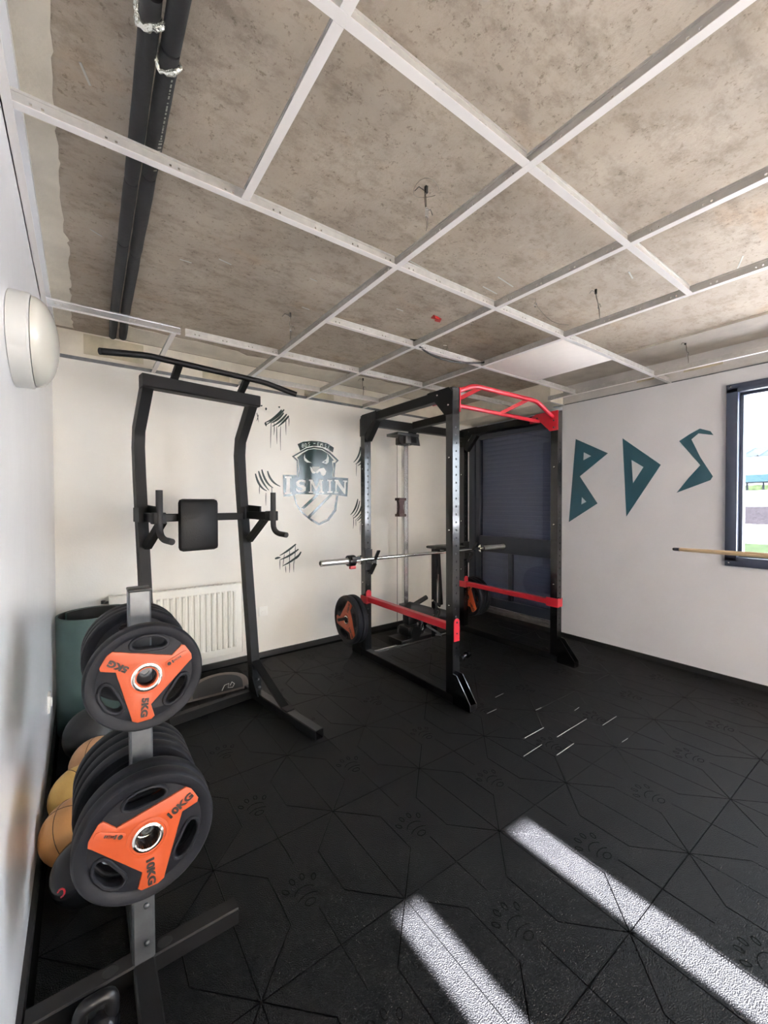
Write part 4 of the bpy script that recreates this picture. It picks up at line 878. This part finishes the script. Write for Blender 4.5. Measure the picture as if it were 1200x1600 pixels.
for sx, dx in ((-Wd, -.008), (0, .028)):
    obj('dip_arm', MB().beam(tw(sx+.03, -.16, DZ), tw(sx+dx, .17, DZ), .045, .05).beam(tw(sx-.034, -.16, DZ+.015), tw(sx-.034, -.05, DZ+.015), .012, .08), 'tower', TW)
    obj('arm_bracket', MB().beam(tw(sx+.034, -.18, DZ+.025), tw(sx+.034, .02, DZ+.015), .01, .09).beam(tw(sx+.01, -.09, DZ-.165), tw(sx+.045, .06, DZ-.02), .04, .04), 'tower', TW)
    ck = F.inverted() @ tw(sx+dx, .17, DZ); o_ = obj('arm_clamp', MB().cbox(ck.x-.03, ck.y-.03, ck.z-.03, ck.x+.03, ck.y+.03, ck.z+.03, .005), 'tower', TW, False)
    g = [tw(sx+dx, .19, DZ+.145), tw(sx+dx, .19, DZ-.05)]+arc3(tw(sx+dx, .19, DZ-.05), tw(sx+dx, .19, DZ-.10), tw(sx+dx+.01, .25, DZ-.11), 6)[1:]+[tw(sx+dx+.02, .31, DZ-.115)]
    obj('dip_grip', MB().tube(g, .0165, 14), 'foam', TW)

# ------------------------------------------------------------------ power rack
RX0, RX1, RY0, RY1, RH = 1.91, 3.08, 1.88, 2.88, 2.0; S = .06
rk = thing('power_rack', 'black steel power rack with red safety bars and red pull-up bars', 'power rack', (2.5, 2.4, 0))
def post(x, y):
    # square tube with a row of real holes through its front face: face plate built from strips
    mb = MB(); h = S/2
    mb.box(x-h, y-h+.004, .045, x+h, y+h, RH)
    hs = []; z = .30
    while z < 1.80: hs.append(z); z += .05
    hw = .006; yf_ = y-h
    mb.box(x-h, yf_, .045, x-hw, yf_+.004, RH).box(x+hw, yf_, .045, x+h, yf_+.004, RH); cur = .045
    for z in hs: mb.box(x-hw, yf_, cur, x+hw, yf_+.004, z-hw); cur = z+hw
    mb.box(x-hw, yf_, cur, x+hw, yf_+.004, RH)
    return mb
for x in (RX0, RX1):
    for y in (RY0, RY1):
        p = obj('upright', post(x, y), 'rack', rk)
        mb = MB(); z = .30; 
        while z < 1.80: mb.lathe([(.0001, 0), (.0068, 0)], (x, y-S/2+.0035, z), (0, -1, 0), 8); z += .05
        obj('hole_row', mb, 'black', p)['kind'] = 'stuff'  # black discs stand in for the shade inside the holes
        mb = MB()
        for z in (.62, 1.10, 1.56): mb.lathe([(.0001, .006), (.006, .006), (.008, .0), (.0001, .0)], (x-S/2, y, z), (-1, 0, 0), 8)
        obj('bolt', mb, 'chrome', p)
for x in (RX0, RX1):
    obj('top_beam', MB().beam((x, RY0+.03, RH-.032), (x, RY1-.03, RH-.032), S, .064), 'rackm', rk)
    obj('bottom_beam', MB().beam((x, RY0-.02, .03), (x, RY1+.02, .03), S, .06), 'rackm', rk)
    xi = x-S/2-.006
    for y, sg in ((RY0, 1), (RY1, -1)):
        if x == RX1 and y == RY0: continue
        poly = [(-.034, 0), (-.034, -.13), (.034, -.13), (.15, -.034-.03), (.15, .0), (.10, .004), (-.0, .004)]
        poly = [(-.034, -.03), (-.034, -.17), (.034, -.17), (.13, -.066), (.20, -.066), (.20, .003), (.0, .003)]
        mb = MB().prism([(a*sg, b) for a, b in poly], (xi, y, RH), (0, 1, 0), (0, 0, 1), .006)
        obj('corner_plate', mb, 'rackm', rk)
        obj('plate_bolt', MB().lathe([(.0001, .006), (.006, .006), (.007, .0), (.0001, .0)], (xi-.001, y+sg*.10, RH-.03), (-1, 0, 0), 8).lathe([(.0001, .006), (.006, .006), (.007, .0), (.0001, .0)], (xi-.001, y, RH-.11), (-1, 0, 0), 8), 'chrome' if y == RY0 else 'black', rk)
    # inner diagonal knee at the rear corner
    obj('corner_knee', MB().beam((x, RY1-.04, RH-.20), (x, RY1-.17, RH-.06), S*.9, .05, up=(1, 0, 0)), 'rackm', rk)
    # sloping open foot channels
    for y, sg in ((RY0, -1), (RY1, 1)):
        a = Vector((x, y+sg*.03, .185)); b = Vector((x, y+sg*.185, .02)); mb = MB()
        for xo in (-.027, .027):
            mb.prism([(0, 0), (0, .19), (.03, .19), (.145, .045), (.145, 0)], (x+xo-.003, y+sg*.03, .0), (0, sg, 0), (0, 0, 1), .006 if sg > 0 else -.006)
        mb.box(x-.027, y+sg*.03, 0, x+.027, y+sg*.175, .006); mb.box(x-.027, y+sg*.170, 0, x+.027, y+sg*.176, .045)
        obj('foot', mb, 'rack' if sg < 0 else 'rackm', rk)
# rear cross members
obj('rear_top_beam', MB().beam((RX0+.03, RY1, RH-.045), (RX1-.03, RY1, RH-.045), S, .07), 'rackm', rk)
obj('rear_bottom_beam', MB().beam((RX0+.03, RY1-.01, .018), (RX1-.03, RY1-.01, .012), .022, .02), 'brushed', rk)
obj('pulley_arm', MB().beam((2.42, RY1-.03, RH-.03), (2.42, RY1-.52, RH-.03), .06, .06), 'rackm', rk)
# red pull-up assembly
yb1, yb2 = RY0+.015, RY0+.14
br = [(RX0+.01, yb1, 1.975)]+arc3((2.07, yb1, 2.035), (2.12, yb1, 2.055), (2.19, yb1, 2.055), 5)+arc3((2.78, yb1, 2.055), (2.84, yb1, 2.055), (2.89, yb1, 2.03), 5)+[(RX1-.02, yb1, 1.955)]
obj('pull_up_bar', MB().tube(br, .0165, 14), 'red', rk)
obj('pull_up_bar', MB().tube([(RX0+.03, yb2, 1.945), (RX1-.03, yb2, 1.945)], .015, 14), 'red', rk)
obj('bar_rung', MB().beam((2.02, yb2, 1.945), (2.19, yb1, 2.05), .022, .026), 'red', rk); obj('bar_rung', MB().beam((2.55, yb2, 1.945), (2.72, yb1, 2.05), .022, .026), 'red', rk)
xi = RX1-S/2-.008
poly = [(-.034, .006), (-.034, -.15), (.036, -.15), (.12, -.066), (.22, -.066), (.22, -.02), (.16, .006)]
obj('red_corner_plate', MB().prism(poly, (xi, RY0, RH), (0, 1, 0), (0, 0, 1), .008), 'red', rk)
obj('red_corner_plate', MB().prism(poly, (RX0+S/2, RY0, RH), (0, 1, 0), (0, 0, 1), .008), 'red', rk)
obj('plate_bolt', MB().lathe([(.0001, .006), (.007, .006), (.009, .0), (.0001, .0)], (xi-.001, RY0+.03, RH-.035), (-1, 0, 0), 8).lathe([(.0001, .006), (.006, .006), (.008, .0), (.0001, .0)], (xi-.001, RY0, RH-.07), (-1, 0, 0), 8).lathe([(.0001, .006), (.006, .006), (.008, .0), (.0001, .0)], (xi-.001, RY0, RH-.125), (-1, 0, 0), 8).lathe([(.0001, .006), (.006, .006), (.008, .0), (.0001, .0)], (xi-.001, RY0+.15, RH-.03), (-1, 0, 0), 8), 'black', rk)
# red safety bars
for x, dz in ((RX0, .0), (RX1, -.005)):
    z = .495+dz
    sb_ = obj('safety_bar', MB().beam((x+(.0), RY0+S/2, z-.020), (x, RY1-S/2, z-.010), .045, .042), 'red', rk)
    poly = [(-.024, -.07), (.024, -.07), (.024, .055), (.018, .068), (.008, .074), (-.008, .074), (-.018, .068), (-.024, .055)] if x == RX0 else [(-.034, -.035), (.034, -.035), (.034, .035), (-.034, .035)]
    obj('bar_bracket', MB().prism(poly, (x, RY0-S/2-.001, z-.015), (1, 0, 0), (0, 0, 1), .006).prism([(-.03, -.035), (.065, -.035), (.065, .035), (-.03, .035)], (x-S/2-.007, RY0, z-.015), (0, 1, 0), (0, 0, 1), .006), 'red', rk) if x == RX1 else obj('bar_bracket', MB().prism(poly, (x, RY0-S/2-.001, z-.03), (1, 0, 0), (0, 0, 1), .006), 'red', rk)
    obj('bracket_bolt', MB().lathe([(.0001, .004), (.006, .004), (.007, .0), (.0001, .0)], (x, RY0-S/2-.008, z+.02), (0, -1, 0), 8).lathe([(.0001, .004), (.005, .004), (.006, .0), (.0001, .0)], (x, RY0-S/2-.008, z-.05), (0, -1, 0), 8), 'black', rk)
    poly2 = [(-.024, -.05), (.024, -.05), (.024, .045), (.012, .062), (-.012, .062), (-.024, .045)]
    obj('bar_bracket', MB().prism(poly2, (x, RY1-S/2-.001, z), (1, 0, 0), (0, 0, 1), .006).prism([(-.065, -.03), (.03, -.03), (.03, .03), (-.065, .03)], (x-S/2-.007, RY1, z-.015), (0, 1, 0), (0, 0, 1), .006), 'red', rk)
# bar holders on the rear uprights
BY, BZ2 = RY1-S/2-.055, .835
for x in (RX0, RX1):
    obj('bar_holder', MB().box(x-.034, RY1-S/2-.012, BZ2-.11, x+.034, RY1-S/2, BZ2+.06).box(x-.024, BY-.035, BZ2-.045, x+.024, RY1-S/2, BZ2-.027).beam((x+.03, BY+.01, BZ2-.04), (x+.03, BY-.055, BZ2+.055), .012, .03, up=(1, 0, 0)).beam((x+.02, BY-.02, BZ2-.05), (x+.02, RY1-S/2-.006, BZ2-.14), .03, .02, up=(1, 0, 0)), 'black', rk)
# plate pegs
PZ = .345
for x, sg in ((RX0, -1), (RX1, 1)):
    obj('plate_peg', MB().tube([(x+sg*.03, RY1, PZ), (x+sg*.27, RY1, PZ)], .0125, 14), 'black', rk)
# barbell
bb = thing('barbell', 'long chrome barbell resting across the rear uprights of the rack', 'barbell', (2.5, BY, BZ2))
xa, xb = 1.44, 3.60
obj('shaft', MB().tube([(xa+.36, BY, BZ2-.013), (xb-.36, BY, BZ2-.013)], .014, 16), 'chrome', bb)
for a, b in ((xa, xa+.36), (xb, xb-.36)):
    sg = 1 if b > a else -1
    obj('sleeve', MB().lathe([(.0001, 0), (.018, 0), (.018, .004), (.0245, .004), (.0245, .35), (.0001, .35)], (a, BY, BZ2-.013), (sg, 0, 0), 24), 'satin', bb)
    obj('end_cap', MB().lathe([(.0001, -.002), (.015, -.002), (.015, .0)], (a, BY, BZ2-.013), (sg, 0, 0), 20), 'black', bb)
    obj('sleeve_collar', MB().lathe([(.0245, 0), (.036, 0), (.036, .018), (.016, .022)], (a+sg*.345, BY, BZ2-.013), (sg, 0, 0), 24), 'chrome', bb)
cl = thing('barbell_clamp', 'black and red locking clamp on the left end of the barbell', 'clamp', (1.70, BY, BZ2-.013))
obj('clamp_ring', MB().lathe([(.0255, -.03), (.042, -.03), (.044, -.02), (.044, .02), (.042, .03), (.0255, .03)], (1.71, BY, BZ2-.013), (1, 0, 0), 14, smooth=False, closed=True).cbox(1.69, BY-.055, BZ2-.005, 1.77, BY-.036, BZ2+.02, .003), 'black', cl)
obj('release_lever', MB().cbox(1.685, BY-.035, BZ2-.075, 1.735, BY-.01, BZ2-.052, .003), 'red', cl)
# plates stored on the rack
pr = make_plate(.195, .045, '10KG', True, 70)
place(pr, True, RX0-.175, RY1, PZ-drop, 'outer orange starred plate on the left rear peg of the rack', R(-90), 'plates stored on the rack')
place(pr, False, RX0-.125, RY1, PZ-drop, 'inner plate on the left rear peg of the rack', R(-90), 'plates stored on the rack')
for k in range(3): place(pr, False, RX1+.065+.05*k, RY1-.0, PZ-drop, ['first', 'second', 'third'][k]+' plate from the post on the right rear peg of the rack', R(-90), 'plates stored on the rack')

# ------------------------------------------------------------------ cable column behind the rack
LX, LY = 2.47, 3.06
lc = thing('cable_tower', 'tall bright cable column with thin cables behind the rack', 'cable machine', (LX, LY, 0))
obj('guide_post', MB().beam((LX, LY, .26), (LX, LY, 1.87), .045, .045, up=(0, 1, 0)), 'brushed', lc)
obj('top_bracket', MB().cbox(LX-.19, LY-.14, 1.89, LX+.06, LY+.03, 1.915, .002).cbox(LX-.09, LY-.13, 1.82, LX+.05, LY+.03, 1.89, .01).prism([(0, 0), (.11, 0), (.09, .09), (.0, .09)], (LX-.03, LY-.12, 1.81), (1, 0, 0), (0, 0, 1), .01), 'black', lc)
obj('top_pulley', MB().lathe([(.0001, -.012), (.045, -.012), (.035, 0), (.045, .012), (.0001, .012)], (LX-.09, LY-.08, 1.86), (0, 1, 0), 24), 'black', lc)
for dx, dy in ((-.155, -.08), (-.09, -.10), (-.045, -.10)): obj('cable', MB().tube([(LX+dx, LY+dy, .10), (LX+dx+.003, LY+dy, 1.85)], .0028, 6), 'wiredk', lc)
obj('mount_arm', MB().beam((LX, LY-.02, 1.86), (LX, RY1+.03, 1.95), .05, .05), 'rackm', lc)
pb = MB().cbox(LX-.165, LY-.13, 1.30, LX-.085, LY-.06, 1.325, .004).cbox(LX-.165, LY-.13, 1.155, LX-.085, LY-.06, 1.18, .004).prism([(-.034, 0), (.034, 0), (.020, .06), (.020, .075), (.034, .135), (-.034, .135), (-.020, .075), (-.020, .06)], (LX-.125, LY-.075, 1.175), (1, 0, 0), (0, 0, 1), .035)
obj('pulley_block', pb, 'maroon', lc)
obj('weight_carriage', MB().cbox(LX-.06, LY-.10, .28, LX+.05, LY+.02, .33, .006).lathe([(.05, -.02), (.05, .02), (.0001, .02)], (LX-.03, LY-.11, .30), (0, 1, 0), 20), 'black', lc)
obj('base_block', MB().cbox(LX-.20, LY-.20, .0, LX+.16, LY-.0, .055, .006).cbox(LX-.10, LY-.17, .055, LX+.10, LY-.02, .15, .02).cbox(LX-.06, LY-.13, .15, LX+.05, LY-.03, .26, .02).lathe([(.0001, -.02), (.06, -.02), (.045, 0), (.06, .02), (.0001, .02)], (LX-.04, LY-.19, .10), (0, 1, 0), 24), 'rackm', lc)
obj('low_pulley', MB().lathe([(.0001, -.014), (.05, -.014), (.04, 0), (.05, .014), (.0001, .014)], (LX+.03, LY-.21, .16), (0, 1, 0), 24), 'gloss', lc)
# knee-roller seat stand in front of it
st = thing('roller_stand', 'black stand with foam knee rollers and flat seat pad inside the rack', 'roller stand', (2.62, 2.86, 0))
obj('stand_post', MB().beam((2.70, 2.90, .0), (2.70, 2.90, .842), .03, .05, up=(0, 1, 0)), 'rackm', st)
obj('stand_post', MB().beam((2.785, 2.90, .30), (2.745, 2.90, .842), .035, .03, up=(0, 1, 0)), 'rackm', st)
obj('side_strut', MB().beam((2.735, 2.885, .30), (2.735, 2.885, .60), .007, .007, up=(0, 1, 0)), 'brushed', st)
obj('seat_pad', MB().cbox(2.68, 2.72, .842, 2.95, 3.00, .868, .012), 'pad', st)
obj('knee_roller', MB().tube([(2.262, 2.76, .385), (2.275, 2.76, .38), (2.52, 2.76, .295)], [.036, .045, .045], 22), 'foam', st)
obj('knee_roller', MB().tube([(2.58, 2.74, .285), (2.75, 2.74, .225), (2.765, 2.74, .22)], [.047, .047, .038], 22), 'foam', st)
obj('roller_tube', MB().tube([(2.50, 2.76, .282), (2.62, 2.74, .243)], .014, 12), 'brushed', st)
obj('roller_cap', MB().lathe([(.0001, 0), (.012, 0), (.012, .006), (.0001, .008)], (2.765, 2.74, .22), (.95, 0, -.3), 12), 'chrome', st)
obj('roller_handle', MB().tube([(2.42, 2.90, .335), (2.60, 2.90, .395)], .022, 14), 'foam', st)
obj('roller_bracket', MB().tube([(2.52, 2.72, .18), (2.58, 2.72, .30), (2.70, 2.88, .33)], .010, 8), 'rackm', st)
obj('roller_bracket', MB().tube([(2.64, 2.86, .365), (2.735, 2.86, .30)], .012, 8), 'chrome', st)
obj('roller_bracket', MB().tube([(2.44, 2.72, .20), (2.62, 2.72, .08), (2.70, 2.88, .03)], .008, 8), 'steel', st)
obj('floor_foot', MB().beam((2.55, 2.94, .015), (2.95, 2.94, .015), .05, .03), 'rackm', st)
hk = thing('carabiner', 'small steel carabiner hanging from the red safety bar area', 'carabiner', (2.40, 2.66, .12))
obj('link', MB().tube([(2.30+.012*math.cos(u), 2.62, .235+.028*math.sin(u)) for u in [k*.45 for k in range(14)]], .003, 6, closed=True), 'brushed', hk)
obj('strap', MB().beam((2.30, 2.62, .263), (2.302, 2.635, .31), .02, .004, up=(0, 1, 0)).beam((2.302, 2.637, .31), (2.36, 2.72, .29), .02, .004), 'black', hk)
# collar left on the floor
cw = thing('small_dumbbell', 'small black dumbbell on the floor inside the rack', 'dumbbell', (2.50, 2.33, 0))
for dx in (-.055, .055): obj('head', MB().lathe([(.0001, -.02), (.024, -.02), (.028, -.012), (.028, .012), (.024, .02), (.0001, .02)], (2.50+dx, 2.33+dx*.3, .0282), (1, .3, 0), 20), 'gloss', cw)
obj('grip', MB().tube([(2.45, 2.315, .0282), (2.55, 2.345, .0282)], .012, 12), 'brushed', cw)

# ------------------------------------------------------------------ wooden pole at the right, lying on a stand out of frame
A_ = Vector((2.305, .792, 1.044)); B_ = Vector((2.004, .393, 1.073)); d = (B_-A_).normalized(); E_ = A_+d*1.15
wp = thing('wooden_pole', 'pale wooden pole with dark tip reaching in front of the window', 'pole', tuple(E_))
obj('shaft', MB().tube([A_+d*.045, B_, E_], [.0078, .0098, .0125], 16), 'wood', wp)
obj('ferrule', MB().tube([A_+d*.012, A_+d*.044], .0079, 16), 'frame', wp); obj('tip', MB().tube([A_, A_+d*.011], [.0072, .0078], 16), 'black', wp)
T_ = A_+d*.95
ps = thing('pole_stand', 'black stand holding the wooden pole, outside the picture on the right', 'stand', (T_.x, T_.y, 0))
obj('stand_post', MB().tube([(T_.x, T_.y, .02), (T_.x, T_.y, T_.z-.03)], .014, 12), 'rackm', ps)
obj('cradle', MB().tube([Vector((T_.x, T_.y, T_.z))+d.cross(Vector((0, 0, 1)))*.02+Vector((0, 0, .02)), (T_.x, T_.y, T_.z-.021), Vector((T_.x, T_.y, T_.z))-d.cross(Vector((0, 0, 1)))*.02+Vector((0, 0, .02))], .006, 8), 'rackm', ps)
obj('stand_base', MB().lathe([(.0001, 0), (.16, 0), (.16, .012), (.02, .022), (.0001, .022)], (T_.x, T_.y, 0), n=32), 'rackm', ps)

# ------------------------------------------------------------------ outside, seen through the window
GZ = -.35
struct('ground', MB().box(3.8, -120, GZ-.2, 140, 140, GZ), 'path')
tag(obj('grass_strip', MB().box(16.3, -25, GZ, 22, 60, GZ+.012), 'grass'), 'green grass strip outside the window', 'lawn')
bk = MB().add([(42.8, -60, GZ), (42.8, 90, GZ), (46, -60, 1.04), (46, 90, 1.04), (46, -60, GZ), (46, 90, GZ)], [(0, 1, 3, 2), (2, 3, 5, 4), (0, 4, 5, 1), (0, 2, 4), (1, 5, 3)])
struct('gravel_bank', bk, 'gravel')
struct('retaining_wall', MB().box(46.01, -60, GZ, 46.4, 90, 2.4), 'wallx')
fe = thing('fence', 'dark rail fence with posts on the pale wall far outside the window', 'fence', (46.2, 5, 2.4))
for k in range(30): obj('fence_post', MB().box(46.15, 2+k*1.05, 2.4, 46.27, 2.12+k*1.05, 3.05), 'fence', fe)
obj('fence_rail', MB().box(46.12, 1, 3.02, 46.3, 34, 3.14), 'fence', fe)
tag(obj('hedge', MB().box(48, -40, GZ, 49, 80, 2.95), 'hedge'), 'pale green hedge behind the rail fence', 'hedge')
bd = thing('building', 'pale building with blue grey metal roof across the yard', 'building', (70, 10, GZ))
obj('facade', MB().box(60, -50, GZ, 72, 90, 6.5), 'wallx', bd)
for k in range(26): obj('window', MB().box(59.9, -45+k*5, 3.66, 60.05, -40.3+k*5, 4.5), 'band', bd)
obj('roof', MB().add([(59.4, -51, 6.45), (59.4, 91, 6.45), (66, -51, 8.1), (66, 91, 8.1), (73, -51, 6.45), (73, 91, 6.45)], [(0, 1, 3, 2), (2, 3, 5, 4), (0, 4, 5, 1), (0, 2, 4), (1, 5, 3)]), 'roof', bd)
for k in range(80): obj('roof_seam', MB().beam((59.4, -45+k*1.6, 6.52), (66, -45+k*1.6, 8.16), .12, .12), 'fence', bd)

# ------------------------------------------------------------------ pieces built together are separated into one object each
def split_loose(o):
    me = o.data; n_ = len(me.vertices); par = list(range(n_))
    def find(a):
        while par[a] != a: par[a] = par[par[a]]; a = par[a]
        return a
    for e_ in me.edges:
        a, c_ = find(e_.vertices[0]), find(e_.vertices[1])
        if a != c_: par[a] = c_
    roots = sorted({find(i) for i in range(n_)})
    if len(roots) < 2: return
    for r_ in roots:
        ids = [i for i in range(n_) if find(i) == r_]; ix = {v: k for k, v in enumerate(ids)}
        m2 = bpy.data.meshes.new(me.name); fs = [p for p in me.polygons if p.vertices[0] in ix]
        m2.from_pydata([tuple(me.vertices[i].co) for i in ids], [], [[ix[v] for v in p.vertices] for p in fs])
        for mt_ in me.materials: m2.materials.append(mt_)
        m2.polygons.foreach_set('material_index', [p.material_index for p in fs]); m2.polygons.foreach_set('use_smooth', [p.use_smooth for p in fs])
        if r_ == roots[0]: first = m2
        else:
            q = o.copy(); q.data = m2; COL.objects.link(q)
    o.data = first
for o in list(bpy.data.objects):
    if o.type == 'MESH' and o.name.split('.')[0] in ('plate_bolt', 'bolt', 'bracket_bolt', 'pin_hole', 'screw', 'eyelet', 'wall_bracket', 'corner_knee'): split_loose(o)
